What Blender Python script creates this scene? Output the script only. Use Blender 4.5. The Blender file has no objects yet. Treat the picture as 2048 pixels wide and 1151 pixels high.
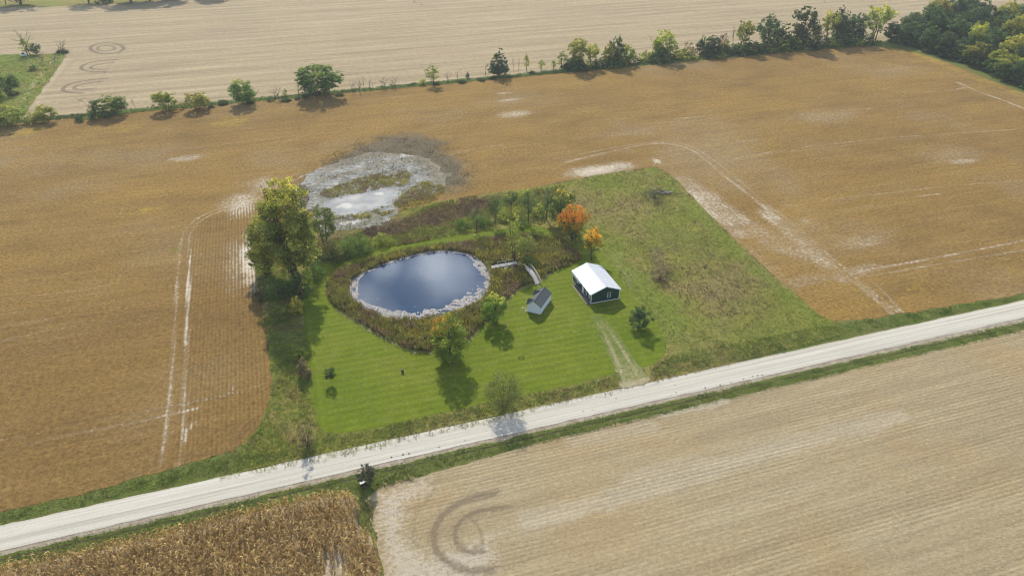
import bpy, bmesh, math, random
import numpy as np
from mathutils import Vector

# ------------------------------------------------------------------ camera, sky, sun, exposure
scene = bpy.context.scene
COL = scene.collection
CAM_H, PITCH, YAW, FPX = 90.0, math.radians(32), math.radians(18), 1450.0
cam_data = bpy.data.cameras.new('camera')
cam_data.sensor_width = 36.0
cam_data.lens = FPX / 2048 * 36.0
cam_data.clip_start = 1.0
cam_data.clip_end = 20000
cam = bpy.data.objects.new('camera', cam_data)
COL.objects.link(cam)
cam.location = (0, 0, CAM_H)
cam.rotation_euler = (math.radians(90) - PITCH, 0, -YAW)
scene.camera = cam

SUN_EL = math.radians(36.5)
SH = np.array([0.235, -1.0])                 # ground direction the shadows fall in, camera frame
SH = SH / np.linalg.norm(SH)
SH = np.array([SH[0] * math.cos(YAW) + SH[1] * math.sin(YAW), -SH[0] * math.sin(YAW) + SH[1] * math.cos(YAW)])
sun_data = bpy.data.lights.new('sun', 'SUN')
sun_data.energy = 4.0
sun_data.angle = math.radians(0.6)
sun_data.color = (1.0, 0.925, 0.79)
sun = bpy.data.objects.new('sun', sun_data)
COL.objects.link(sun)
ldir = Vector((SH[0] * math.cos(SUN_EL), SH[1] * math.cos(SUN_EL), -math.sin(SUN_EL)))
sun.rotation_euler = ldir.to_track_quat('-Z', 'Y').to_euler()
sun_az = math.atan2(-SH[0], -SH[1])          # clockwise from +Y

world = bpy.data.worlds.new('World')
scene.world = world
world.use_nodes = True
wn = world.node_tree
for n in list(wn.nodes):
    wn.nodes.remove(n)
w_out = wn.nodes.new('ShaderNodeOutputWorld')
w_bg = wn.nodes.new('ShaderNodeBackground')
w_sky = wn.nodes.new('ShaderNodeTexSky')
w_sky.sky_type = 'NISHITA'
w_sky.sun_disc = False
w_sky.sun_elevation = SUN_EL
w_sky.sun_rotation = sun_az
w_sky.dust_density = 0.2
w_sky.air_density = 0.9
w_tc = wn.nodes.new('ShaderNodeTexCoord')
w_map = wn.nodes.new('ShaderNodeMapping')
w_map.inputs['Scale'].default_value = (1.0, 1.0, 1.7)
w_map.inputs['Location'].default_value = (0.35, 0.1, 0.0)
w_noise = wn.nodes.new('ShaderNodeTexNoise')
w_noise.inputs['Scale'].default_value = 3.4
w_noise.inputs['Detail'].default_value = 6
w_noise.inputs['Roughness'].default_value = 0.52
w_ramp = wn.nodes.new('ShaderNodeValToRGB')
w_ramp.color_ramp.elements[0].position = 0.53
w_ramp.color_ramp.elements[1].position = 0.72
w_ramp.color_ramp.elements[1].color = (0.3, 0.3, 0.3, 1)
def cloud_blob(px, py, deg, amt):
    """a cumulus standing where the still pond mirrors it: returns a mask socket"""
    a, u = (px - 1024) / FPX, -(py - 575.5) / FPX
    f, r, d = math.cos(PITCH) + u * math.sin(PITCH), a, -math.sin(PITCH) + u * math.cos(PITCH)
    v = Vector((r * math.cos(YAW) + f * math.sin(YAW), -r * math.sin(YAW) + f * math.cos(YAW), -d)).normalized()
    dn = wn.nodes.new('ShaderNodeVectorMath')
    dn.operation = 'DISTANCE'
    wn.links.new(w_tc.outputs['Generated'], dn.inputs[0])
    dn.inputs[1].default_value = v
    mr = wn.nodes.new('ShaderNodeMapRange')
    mr.interpolation_type = 'SMOOTHERSTEP'
    wn.links.new(dn.outputs['Value'], mr.inputs[0])
    mr.inputs[1].default_value = 0.0
    mr.inputs[2].default_value = math.radians(deg)
    mr.inputs[3].default_value = amt
    mr.inputs[4].default_value = 0.0
    return mr.outputs[0]


w_n2 = wn.nodes.new('ShaderNodeTexNoise')
w_n2.inputs['Scale'].default_value = 14.0
w_n2.inputs['Detail'].default_value = 5
wn.links.new(w_tc.outputs['Generated'], w_n2.inputs['Vector'])
w_acc = None
for b_ in ((868, 542, 4.2, 1.0), (912, 552, 3.4, 0.9), (838, 562, 2.6, 0.8), (775, 532, 2.3, 1.0), (728, 612, 3.2, 1.0), (765, 625, 2.4, 0.6), (960, 575, 2.4, 0.5)):
    sck = cloud_blob(*b_)
    if w_acc is None:
        w_acc = sck
    else:
        mx_ = wn.nodes.new('ShaderNodeMath')
        mx_.operation = 'MAXIMUM'
        wn.links.new(w_acc, mx_.inputs[0])
        wn.links.new(sck, mx_.inputs[1])
        w_acc = mx_.outputs[0]
w_mul = wn.nodes.new('ShaderNodeMath')
w_mul.operation = 'MULTIPLY'
w_mrn = wn.nodes.new('ShaderNodeMapRange')
wn.links.new(w_n2.outputs['Fac'], w_mrn.inputs[0])
w_mrn.inputs[1].default_value = 0.3
w_mrn.inputs[2].default_value = 0.62
w_mrn.inputs[3].default_value = 0.2
w_mrn.inputs[4].default_value = 1.0
wn.links.new(w_acc, w_mul.inputs[0])
wn.links.new(w_mrn.outputs[0], w_mul.inputs[1])
w_max = wn.nodes.new('ShaderNodeMath')
w_max.operation = 'MAXIMUM'
wn.links.new(w_mul.outputs[0], w_max.inputs[1])
w_mix = wn.nodes.new('ShaderNodeMix')
w_mix.data_type = 'RGBA'
w_mix.inputs['B'].default_value = (40.0, 41.0, 42.5, 1)
w_bg.inputs['Strength'].default_value = 0.13
wn.links.new(w_tc.outputs['Generated'], w_map.inputs['Vector'])
wn.links.new(w_map.outputs['Vector'], w_noise.inputs['Vector'])
wn.links.new(w_noise.outputs['Fac'], w_ramp.inputs['Fac'])
wn.links.new(w_ramp.outputs['Color'], w_max.inputs[0])
wn.links.new(w_max.outputs[0], w_mix.inputs['Factor'])
wn.links.new(w_sky.outputs['Color'], w_mix.inputs['A'])
wn.links.new(w_mix.outputs['Result'], w_bg.inputs['Color'])
wn.links.new(w_bg.outputs['Background'], w_out.inputs['Surface'])

scene.view_settings.view_transform = 'Standard'
scene.view_settings.look = 'None'
scene.view_settings.gamma = 1
scene.view_settings.use_curve_mapping = False
scene.view_settings.exposure = 0.27
try:
    scene.cycles.max_bounces = 6
    scene.cycles.filter_width = 1.0
    scene.cycles.transparent_max_bounces = 8
except Exception:
    pass

# ------------------------------------------------------------------ helpers
cy, sy = math.cos(YAW), math.sin(YAW)
cp, sp = math.cos(PITCH), math.sin(PITCH)


def P(px, py, z=0.0):
    """ground point (at height z) seen at a photograph pixel of the 2048 x 1151 original"""
    a = (px - 1024) / FPX
    u = -(py - 575.5) / FPX
    f, r, d = cp + u * sp, a, -sp + u * cp
    t = (z - CAM_H) / d
    f, r = f * t, r * t
    return np.array([r * cy + f * sy, -r * sy + f * cy])


def proj(x, y, z):
    r = x * cy - y * sy
    f = x * sy + y * cy
    dz = z - CAM_H
    dep = f * cp - dz * sp
    u = f * sp + dz * cp
    return 1024 + FPX * r / dep, 575.5 - FPX * u / dep, dep


def height_at(px, py, hpx):
    b = P(px, py)
    lo, hi = 0.0, 60.0
    for _ in range(40):
        m = (lo + hi) / 2
        if proj(b[0], b[1], m)[1] > py - hpx:
            lo = m
        else:
            hi = m
    return lo


def PL(*pts):
    return np.array([P(*q) for q in pts])


def PLZ(z, *pts):
    return np.array([P(q[0], q[1], z) for q in pts])


def hash2(ix, iy, seed):
    h = (ix.astype(np.int64) * 374761393 + iy.astype(np.int64) * 668265263 + seed * 974634777) & 0xffffffff
    h = ((h ^ (h >> 13)) * 1274126177) & 0xffffffff
    h = (h ^ (h >> 16)) & 0xffffffff
    return h / 4294967295.0


def vnoise(x, y, scale, seed=0, octaves=1):
    tot = np.zeros_like(x, dtype=float)
    amp, norm = 1.0, 0.0
    for o in range(octaves):
        X, Y = x / scale, y / scale
        ix, iy = np.floor(X), np.floor(Y)
        fx, fy = X - ix, Y - iy
        fx, fy = fx * fx * (3 - 2 * fx), fy * fy * (3 - 2 * fy)
        a = hash2(ix, iy, seed + o)
        b = hash2(ix + 1, iy, seed + o)
        c = hash2(ix, iy + 1, seed + o)
        d = hash2(ix + 1, iy + 1, seed + o)
        tot += amp * ((a * (1 - fx) + b * fx) * (1 - fy) + (c * (1 - fx) + d * fx) * fy)
        norm += amp
        amp *= 0.5
        scale *= 0.5
    return tot / norm


def inside(poly, x, y):
    r = np.zeros(x.shape, bool)
    n = len(poly)
    j = n - 1
    for i in range(n):
        xi, yi = poly[i]
        xj, yj = poly[j]
        if yi != yj:
            r ^= ((yi > y) != (yj > y)) & (x < (xj - xi) * (y - yi) / (yj - yi) + xi)
        j = i
    return r


def nearest(poly, x, y, closed=True):
    best = np.full(x.shape, 1e18)
    qx, qy = np.zeros_like(x), np.zeros_like(y)
    n = len(poly)
    for i in range(n if closed else n - 1):
        a, b = poly[i], poly[(i + 1) % n]
        d = b - a
        L = max(d @ d, 1e-9)
        t = np.clip(((x - a[0]) * d[0] + (y - a[1]) * d[1]) / L, 0, 1)
        px_, py_ = a[0] + t * d[0], a[1] + t * d[1]
        dd = (x - px_) ** 2 + (y - py_) ** 2
        m = dd < best
        best[m], qx[m], qy[m] = dd[m], px_[m], py_[m]
    return np.sqrt(best), qx, qy


def dist_line(pts, x, y):
    """distance to an open polyline, only worked out near it"""
    out = np.full(x.shape, 999.0)
    pts = np.asarray(pts)
    m = (x > pts[:, 0].min() - 14) & (x < pts[:, 0].max() + 14) & (y > pts[:, 1].min() - 14) & (y < pts[:, 1].max() + 14)
    if m.any():
        out[m] = nearest(pts, x[m], y[m], closed=False)[0]
    return out


def smooth(pts, k=3):
    """Chaikin corner cutting of an open line"""
    p = np.asarray(pts, float)
    for _ in range(k):
        q = [p[0]]
        for i in range(len(p) - 1):
            q += [p[i] * .75 + p[i + 1] * .25, p[i] * .25 + p[i + 1] * .75]
        q.append(p[-1])
        p = np.array(q)
    return p


def smooth_closed(pts, k=2):
    p = np.asarray(pts, float)
    for _ in range(k):
        nxt = np.roll(p, -1, 0)
        p = np.stack([p * .75 + nxt * .25, p * .25 + nxt * .75], 1).reshape(-1, 2)
    return p


def sstep(a, b, x):
    t = np.clip((x - a) / (b - a), 0, 1)
    return t * t * (3 - 2 * t)


def tag(o, label=None, cat=None, group=None, kind=None):
    if label:
        o['label'] = label
    if cat:
        o['category'] = cat
    if group:
        o['group'] = group
    if kind:
        o['kind'] = kind
    return o


def mesh_np(name, verts, faces, mat=None, smooth_shade=False, cols=None, attrs=None):
    """mesh from numpy; faces is an (n, k) array of one polygon size"""
    me = bpy.data.meshes.new(name)
    verts = np.asarray(verts, np.float32)
    faces = np.asarray(faces, np.int32)
    nf, k = faces.shape
    me.vertices.add(len(verts))
    me.vertices.foreach_set('co', verts.ravel())
    me.loops.add(nf * k)
    me.loops.foreach_set('vertex_index', faces.ravel())
    me.polygons.add(nf)
    me.polygons.foreach_set('loop_start', np.arange(0, nf * k, k, dtype=np.int32))
    me.polygons.foreach_set('loop_total', np.full(nf, k, np.int32))
    if smooth_shade:
        me.polygons.foreach_set('use_smooth', np.ones(nf, bool))
    if cols is not None:
        c = me.attributes.new('col', 'FLOAT_COLOR', 'POINT')
        c4 = np.ones((len(verts), 4), np.float32)
        c4[:, :3] = cols
        c.data.foreach_set('color', c4.ravel())
    for an, av in (attrs or {}).items():
        a = me.attributes.new(an, 'FLOAT', 'POINT')
        a.data.foreach_set('value', np.asarray(av, np.float32))
    me.update()
    me.validate()
    if mat:
        me.materials.append(mat)
    return me


def link(name, me, parent=None, loc=None):
    o = bpy.data.objects.new(name, me)
    COL.objects.link(o)
    if parent:
        o.parent = parent
    if loc is not None:
        o.location = loc
    return o


def empty(name, loc=(0, 0, 0), rz=0.0):
    o = bpy.data.objects.new(name, None)
    COL.objects.link(o)
    o.location = loc
    o.rotation_euler = (0, 0, rz)
    o.empty_display_size = 0.5
    return o


# ---- node helper
class Mat:
    def __init__(self, name, rough=0.95, spec=0.06):
        self.m = bpy.data.materials.new(name)
        self.m.use_nodes = True
        self.t = self.m.node_tree
        self.b = self.t.nodes['Principled BSDF']
        self.b.inputs['Roughness'].default_value = rough
        self.b.inputs['Specular IOR Level'].default_value = spec
        self._co = None

    def n(self, typ, **kw):
        nd = self.t.nodes.new(typ)
        for k, v in kw.items():
            setattr(nd, k, v)
        return nd

    def l(self, a, b):
        self.t.links.new(a, b)

    @property
    def co(self):
        if self._co is None:
            self._co = self.n('ShaderNodeNewGeometry').outputs['Position']
        return self._co

    def obj_co(self):
        return self.n('ShaderNodeTexCoord').outputs['Object']

    def mapped(self, scale, rot=0.0, src=None):
        mp = self.n('ShaderNodeMapping')
        mp.inputs['Scale'].default_value = scale
        mp.inputs['Rotation'].default_value = (0, 0, rot)
        self.l(src or self.co, mp.inputs['Vector'])
        return mp.outputs['Vector']

    def noise(self, scale, detail=4, rough=0.55, vec=None, dist=0.0):
        nd = self.n('ShaderNodeTexNoise')
        nd.inputs['Scale'].default_value = scale
        nd.inputs['Detail'].default_value = detail
        nd.inputs['Roughness'].default_value = rough
        nd.inputs['Distortion'].default_value = dist
        self.l(vec or self.co, nd.inputs['Vector'])
        return nd.outputs['Fac']

    def ramp(self, fac, stops):
        nd = self.n('ShaderNodeValToRGB')
        els = nd.color_ramp.elements
        while len(els) < len(stops):
            els.new(0.5)
        for e, (p, c) in zip(els, stops):
            e.position = p
            e.color = tuple(c) + (1,) if len(c) == 3 else c
        self.l(fac, nd.inputs['Fac'])
        return nd.outputs['Color']

    def mr(self, fac, a, b, c=0.0, d=1.0, smooth_=True):
        nd = self.n('ShaderNodeMapRange')
        if smooth_:
            nd.interpolation_type = 'SMOOTHSTEP'
        for i, v in enumerate((a, b, c, d)):
            nd.inputs[i + 1].default_value = v
        self.l(fac, nd.inputs[0])
        return nd.outputs[0]

    def math(self, op, a, b=0.0, c=0.0):
        nd = self.n('ShaderNodeMath', operation=op)
        for i, v in enumerate((a, b, c)):
            if isinstance(v, (int, float)):
                nd.inputs[i].default_value = v
            else:
                self.l(v, nd.inputs[i])
        return nd.outputs[0]

    def mix(self, fac, a, b, mode='MIX'):
        nd = self.n('ShaderNodeMix', data_type='RGBA', blend_type=mode)
        if isinstance(fac, (int, float)):
            nd.inputs['Factor'].default_value = fac
        else:
            self.l(fac, nd.inputs['Factor'])
        for k, v in (('A', a), ('B', b)):
            if isinstance(v, tuple):
                nd.inputs[k].default_value = v + (1,) if len(v) == 3 else v
            else:
                self.l(v, nd.inputs[k])
        return nd.outputs['Result']

    def attr(self, name):
        nd = self.n('ShaderNodeAttribute', attribute_name=name)
        return nd.outputs['Fac']

    def sep(self, vec=None):
        nd = self.n('ShaderNodeSeparateXYZ')
        self.l(vec or self.co, nd.inputs[0])
        return nd.outputs

    def bump(self, h, strength=0.6, dist=0.3):
        nd = self.n('ShaderNodeBump')
        nd.inputs['Strength'].default_value = strength
        nd.inputs['Distance'].default_value = dist
        self.l(h, nd.inputs['Height'])
        self.l(nd.outputs['Normal'], self.b.inputs['Normal'])

    def color(self, c):
        if isinstance(c, tuple):
            self.b.inputs['Base Color'].default_value = c + (1,)
        else:
            self.l(c, self.b.inputs['Base Color'])
        return self


def scaled(m, col, val, lo, hi):
    """multiply a colour by a factor lo..hi driven by val"""
    f = m.mr(val, 0.25, 0.75, lo, hi, smooth_=False)
    nd = m.n('ShaderNodeVectorMath', operation='SCALE')
    m.l(col, nd.inputs[0])
    m.l(f, nd.inputs['Scale'])
    return nd.outputs[0]


# ------------------------------------------------------------------ materials of the ground
def mat_verge():
    m = Mat('verge_grass')
    big = m.noise(0.05, 4)
    mid = m.noise(0.6, 5, 0.65)
    fine = m.noise(3.5, 4, 0.7)
    c = m.ramp(big, [(0.3, (0.12, 0.16, 0.03)), (0.5, (0.16, 0.18, 0.045)), (0.7, (0.21, 0.20, 0.07))])
    c = m.mix(m.mr(mid, 0.5, 0.75), c, (0.16, 0.19, 0.06))
    c = scaled(m, c, fine, 0.45, 1.5)
    m.color(c)
    m.bump(m.math('ADD', mid, fine), 0.8, 0.3)
    return m.m


def mat_soy():
    m = Mat('soybean_canopy')
    xyz = m.sep()
    big = m.noise(0.018, 4, 0.55)
    mid = m.noise(0.11, 5, 0.6, m.mapped((0.5, 1, 1)))
    fine = m.noise(1.25, 5, 0.85)
    clump = m.noise(0.45, 4, 0.7)
    c = m.ramp(mid, [(0.3, (0.19, 0.118, 0.038)), (0.5, (0.232, 0.144, 0.046)), (0.7, (0.27, 0.172, 0.056))])
    c = m.mix(m.mr(m.noise(0.03, 6, 0.7, m.mapped((0.5, 1, 1))), 0.42, 0.62, 0, 0.55), c, (0.295, 0.18, 0.046))
    c = m.mix(m.mr(big, 0.5, 0.3, 0, 0.6), c, (0.28, 0.205, 0.11))
    yel = m.mr(m.math('ADD', m.attr('yellow'), m.math('MULTIPLY', m.math('SUBTRACT', m.noise(0.35, 6, 0.8), 0.5), 2.6)), 0.35, 1.2)
    c = m.mix(m.math('MULTIPLY', yel, 0.75), c, (0.38, 0.27, 0.045))
    yfleck = m.mr(m.noise(0.7, 6, 0.85), 0.54, 0.66, 0, 0.4)
    c = m.mix(yfleck, c, (0.38, 0.25, 0.05))
    grn = m.mr(m.math('ADD', m.attr('green'), m.math('MULTIPLY', m.math('SUBTRACT', fine, 0.5), 2.4)), 0.35, 0.9)
    c = m.mix(m.math('MULTIPLY', grn, 0.7), c, (0.17, 0.18, 0.035))
    # rows 0.76 m apart: east-west over most of the field, north-south along the headland
    ns = m.attr('ns')
    rx = m.math('SINE', m.math('MULTIPLY', xyz[0], 2 * math.pi / 0.79))
    ry = m.math('SINE', m.math('MULTIPLY', xyz[1], 2 * math.pi / 0.86))
    row = m.math('ADD', m.math('MULTIPLY', rx, ns), m.math('MULTIPLY', m.math('MULTIPLY', ry, 0.22), m.math('SUBTRACT', 1.0, ns)))
    gap = m.mr(m.math('ADD', row, m.math('MULTIPLY', m.math('SUBTRACT', fine, 0.5), 1.2)), 0.1, 0.95, 0, 1)
    c = m.mix(m.math('MULTIPLY', gap, 0.6), c, (0.165, 0.10, 0.04))
    c = m.mix(m.math('MULTIPLY', m.attr('ripe_shade'), 0.5), c, (0.18, 0.108, 0.038))  # darker brown: painted shade in the south-west, plus patches of ripeness
    c = scaled(m, c, fine, 0.34, 1.8)
    c = scaled(m, c, m.noise(1.0, 4, 0.65, m.mapped((0.012, 0.45, 1))), 0.9, 1.1)
    c = scaled(m, c, m.noise(1.0, 3, 0.6, m.mapped((0.03, 1.5, 1))), 0.93, 1.07)
    c = scaled(m, c, m.noise(0.5, 5, 0.8), 0.84, 1.16)
    # wet, drowned crop
    wet = m.mr(m.math('ADD', m.attr('wet'), m.math('MULTIPLY', m.math('SUBTRACT', m.noise(0.8, 5, 0.85), 0.5), 2.4)), 0.2, 0.95)
    wetc = m.ramp(m.noise(1.7, 5, 0.8), [(0.35, (0.085, 0.068, 0.042)), (0.54, (0.165, 0.135, 0.085)), (0.7, (0.33, 0.29, 0.22))])
    c = m.mix(wet, c, wetc)
    # bare, pale soil
    bn = m.noise(1.1, 5, 0.9)
    bare = m.mr(m.math('ADD', m.attr('bare'), m.math('ADD', m.math('MULTIPLY', m.math('SUBTRACT', bn, 0.5), 3.2), m.math('MULTIPLY', m.math('MULTIPLY', row, -0.3), ns))), 0.42, 0.85)
    bare = m.math('MULTIPLY', bare, m.mr(m.attr('bare'), 0.04, 0.2))
    bc = m.ramp(m.noise(0.5, 5), [(0.3, (0.56, 0.47, 0.34)), (0.7, (0.74, 0.67, 0.54))])
    # a softer paling where the canopy is thin
    soft = m.mr(m.math('ADD', m.attr('bare'), m.math('MULTIPLY', m.math('SUBTRACT', clump, 0.5), 0.5)), 0.05, 1.0, 0, 0.5)
    c = m.mix(soft, c, m.mix(fine, (0.36, 0.26, 0.14), (0.58, 0.48, 0.34)))
    c = m.mix(m.math('MULTIPLY', bare, 0.8), c, bc)
    m.color(c)
    h = m.math('ADD', m.math('MULTIPLY', fine, 1.4), m.math('MULTIPLY', row, m.math('MULTIPLY', ns, -0.45)))
    h = m.math('MULTIPLY', h, m.math('SUBTRACT', 1.0, m.math('MULTIPLY', bare, 0.85)))
    m.bump(h, 0.55, 0.3)
    return m.m


def mat_stubble(name, north):
    m = Mat(name)
    xyz = m.sep()
    big = m.noise(0.02, 4)
    streak = m.noise(1.0, 5, 0.6, m.mapped((0.012, 0.22, 1)))
    streak2 = m.noise(1.0, 4, 0.7, m.mapped((0.05, 1.3, 1)))
    fine = m.noise(2.2, 5, 0.8)
    if north:
        c = m.ramp(streak, [(0.3, (0.31, 0.235, 0.14)), (0.5, (0.38, 0.295, 0.178)), (0.72, (0.43, 0.34, 0.21))])
        c = m.mix(m.mr(big, 0.35, 0.7, 0, 0.5), c, (0.38, 0.31, 0.175))
        # combine passes: a faint dark and pale line every 8.7 m
        ph = m.math('FRACT', m.math('ADD', m.math('DIVIDE', xyz[1], 8.7), m.math('MULTIPLY', streak, 0.12)))
        dark = m.math('MULTIPLY', m.mr(ph, 0.0, 0.10, 1, 0), m.mr(streak2, 0.3, 0.62))
        pale = m.math('MULTIPLY', m.mr(m.math('ABSOLUTE', m.math('SUBTRACT', ph, 0.55)), 0.0, 0.09, 1, 0), m.mr(streak2, 0.35, 0.65))
        c = m.mix(m.math('MULTIPLY', dark, 0.75), c, (0.24, 0.19, 0.125))
        c = m.mix(m.math('MULTIPLY', pale, 0.5), c, (0.50, 0.42, 0.28))
        c = scaled(m, c, streak2, 0.84, 1.16)
        c = scaled(m, c, streak, 0.9, 1.1)
        c = scaled(m, c, m.noise(0.6, 6, 0.9), 0.68, 1.34)
        trk = m.mr(m.math('ADD', m.attr('track'), m.math('MULTIPLY', m.math('SUBTRACT', fine, 0.5), 0.8)), 0.12, 0.75, 0, 0.72)
        c = m.mix(trk, c, (0.16, 0.12, 0.085))
        c = m.mix(m.mr(m.attr('pale'), 0.2, 0.9, 0, 0.5), c, (0.60, 0.51, 0.38))
        m.color(c)
        m.bump(fine, 0.5, 0.25)
        return m.m
    c = m.ramp(streak, [(0.3, (0.33, 0.255, 0.145)), (0.5, (0.40, 0.315, 0.18)), (0.7, (0.45, 0.365, 0.22))])
    c = m.mix(m.mr(m.noise(0.035, 4), 0.45, 0.7, 0, 0.7), c, (0.40, 0.275, 0.125))
    c = m.mix(m.mr(m.attr('pale'), 0.1, 0.9, 0, 0.7), c, (0.50, 0.43, 0.31))
    row = m.math('SINE', m.math('MULTIPLY', m.math('ADD', xyz[1], m.math('MULTIPLY', xyz[0], 0.012)), 2 * math.pi / 0.76))
    rown = m.math('MULTIPLY', row, m.mr(m.noise(1.0, 3, 0.6, m.mapped((0.02, 0.16, 1))), 0.35, 0.65, 0.15, 1))
    c = scaled(m, c, m.math('ADD', m.math('MULTIPLY', rown, 0.3), 0.5), 0.87, 1.1)
    c = scaled(m, c, streak2, 0.9, 1.1)
    c = scaled(m, c, m.noise(1.3, 6, 0.9), 0.62, 1.36)
    c = scaled(m, c, m.noise(1.0, 5, 0.7, m.mapped((0.1, 0.5, 1))), 0.88, 1.12)
    bits = m.mr(m.noise(1.8, 6, 0.9), 0.5, 0.62)
    c = m.mix(m.math('MULTIPLY', bits, 0.4), c, (0.55, 0.47, 0.31))
    dk = m.mr(m.noise(1.7, 6, 0.9), 0.47, 0.36)
    c = m.mix(m.math('MULTIPLY', dk, 0.45), c, (0.16, 0.115, 0.07))
    mott = m.mr(m.math('ADD', m.attr('white'), m.math('MULTIPLY', m.math('SUBTRACT', m.noise(1.2, 5, 0.85), 0.5), 1.5)), 0.5, 0.85)
    c = m.mix(m.math('MULTIPLY', mott, m.mr(m.attr('white'), 0.1, 0.4, 0, 0.8)), c, (0.58, 0.51, 0.40))
    trk = m.mr(m.math('ADD', m.attr('track'), m.math('MULTIPLY', m.math('SUBTRACT', m.noise(1.4, 5, 0.8), 0.5), 1.2)), 0.2, 0.9, 0, 0.78)
    c = m.mix(trk, c, (0.20, 0.155, 0.10))
    m.color(c)
    m.bump(m.math('ADD', m.math('MULTIPLY', fine, 1.2), m.math('MULTIPLY', rown, 0.05)), 0.7, 0.3)
    return m.m


def mat_meadow():
    m = Mat('meadow_grass')
    big = m.noise(0.045, 5, 0.6)
    mid = m.noise(0.35, 5, 0.7, dist=0.6)
    fine = m.noise(2.6, 5, 0.8)
    c = m.ramp(big, [(0.32, (0.165, 0.185, 0.03)), (0.48, (0.215, 0.205, 0.045)), (0.6, (0.25, 0.20, 0.07)), (0.75, (0.19, 0.20, 0.04))])
    c = m.mix(m.mr(mid, 0.52, 0.75, 0, 0.75), c, (0.26, 0.27, 0.055))
    c = m.mix(m.mr(mid, 0.45, 0.25, 0, 0.7), c, (0.11, 0.095, 0.055))
    c = m.mix(m.mr(m.attr('lush'), 0.1, 0.9, 0, 0.75), c, (0.17, 0.212, 0.035))
    c = m.mix(m.mr(m.attr('brown'), 0.1, 0.9, 0, 0.8), c, (0.16, 0.12, 0.075))
    c = m.mix(m.mr(m.attr('dirt'), 0.2, 0.9, 0, 0.6), c, (0.36, 0.33, 0.19))
    c = scaled(m, c, fine, 0.6, 1.6)
    c = scaled(m, c, m.noise(0.9, 5, 0.85), 0.75, 1.35)
    m.color(c)
    m.bump(m.math('ADD', m.math('MULTIPLY', mid, 1.5), fine), 0.9, 0.35)
    return m.m


def mat_lawn():
    m = Mat('mown_lawn')
    xyz = m.sep()
    big = m.noise(0.05, 4)
    mid = m.noise(0.35, 4, 0.6)
    fine = m.noise(1.6, 5, 0.85)
    c = m.ramp(big, [(0.3, (0.11, 0.155, 0.012)), (0.5, (0.13, 0.17, 0.014)), (0.7, (0.16, 0.185, 0.02))])
    wob = m.math('MULTIPLY', m.noise(0.12, 2), 0.9)
    nv = m.attr('vert')
    by = m.math('SINE', m.math('MULTIPLY', m.math('ADD', xyz[1], m.math('ADD', wob, m.math('MULTIPLY', xyz[0], 0.02))), 2 * math.pi / 1.9))
    bx = m.math('SINE', m.math('MULTIPLY', m.math('ADD', xyz[0], wob), 2 * math.pi / 1.9))
    band = m.math('ADD', m.math('MULTIPLY', bx, nv), m.math('MULTIPLY', by, m.math('SUBTRACT', 1.0, nv)))
    bmod = m.mr(m.noise(0.4, 3, 0.6, m.mapped((0.15, 1, 1))), 0.3, 0.7, 0.2, 1)
    c = scaled(m, c, m.math('ADD', m.math('MULTIPLY', m.math('MULTIPLY', band, bmod), 0.5), 0.5), 0.92, 1.08)
    c = m.mix(m.mr(mid, 0.48, 0.72, 0, 0.5), c, (0.19, 0.195, 0.045))
    c = scaled(m, c, fine, 0.68, 1.34)
    c = scaled(m, c, m.noise(0.25, 5, 0.7), 0.88, 1.12)
    c = m.mix(m.mr(m.math('ADD', m.attr('dry'), m.math('MULTIPLY', m.math('SUBTRACT', fine, 0.5), 1.0)), 0.3, 0.9, 0, 0.8), c, (0.34, 0.29, 0.13))
    c = m.mix(m.mr(m.math('ADD', m.attr('worn'), m.math('MULTIPLY', m.math('SUBTRACT', m.noise(1.6, 4, 0.8), 0.5), 1.3)), 0.35, 0.9, 0, 0.8), c, (0.40, 0.33, 0.21))
    c = m.mix(m.mr(m.attr('ring'), 0.3, 0.9, 0, 0.8), c, (0.05, 0.065, 0.02))
    m.color(c)
    m.bump(fine, 0.35, 0.12)
    return m.m


def mat_bank():
    m = Mat('pond_bank_earth')
    fine = m.noise(2.4, 5, 0.8)
    c = m.ramp(m.noise(0.22, 4), [(0.3, (0.17, 0.14, 0.055)), (0.5, (0.22, 0.20, 0.06)), (0.7, (0.25, 0.18, 0.085))])
    c = scaled(m, c, fine, 0.4, 1.5)
    m.color(c)
    m.bump(fine, 0.9, 0.3)
    return m.m


def mat_gravel():
    m = Mat('pale_gravel', 0.95, 0.1)
    xyz = m.sep()
    lane = m.noise(1.0, 4, 0.5, m.mapped((0.015, 1.6, 1)))
    lane2 = m.noise(1.0, 4, 0.6, m.mapped((0.08, 4.5, 1)))
    fine = m.noise(4.0, 5, 0.8)
    c = m.ramp(lane, [(0.3, (0.44, 0.40, 0.32)), (0.52, (0.56, 0.52, 0.43)), (0.7, (0.62, 0.58, 0.49))])
    c = scaled(m, c, lane2, 0.88, 1.12)
    c = scaled(m, c, fine, 0.86, 1.14)
    # loose gravel thrown to the edges is dirtier
    e = m.mr(m.math('ABSOLUTE', m.math('SUBTRACT', xyz[1], 93.1)), 1.9, 3.1)
    e2 = m.mr(m.math('ADD', e, m.math('MULTIPLY', m.math('SUBTRACT', m.noise(0.7, 5, 0.7), 0.5), 1.2)), 0.3, 1.1, 0, 0.7)
    c = m.mix(e2, c, (0.42, 0.365, 0.28))
    # scattered clods and tyre-thrown dirt
    clod = m.mr(m.noise(1.1, 6, 0.85), 0.685, 0.715)
    c = m.mix(m.math('MULTIPLY', clod, e), c, (0.2, 0.16, 0.11))
    m.color(c)
    m.bump(m.math('ADD', fine, lane2), 0.3, 0.08)
    return m.m


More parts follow.
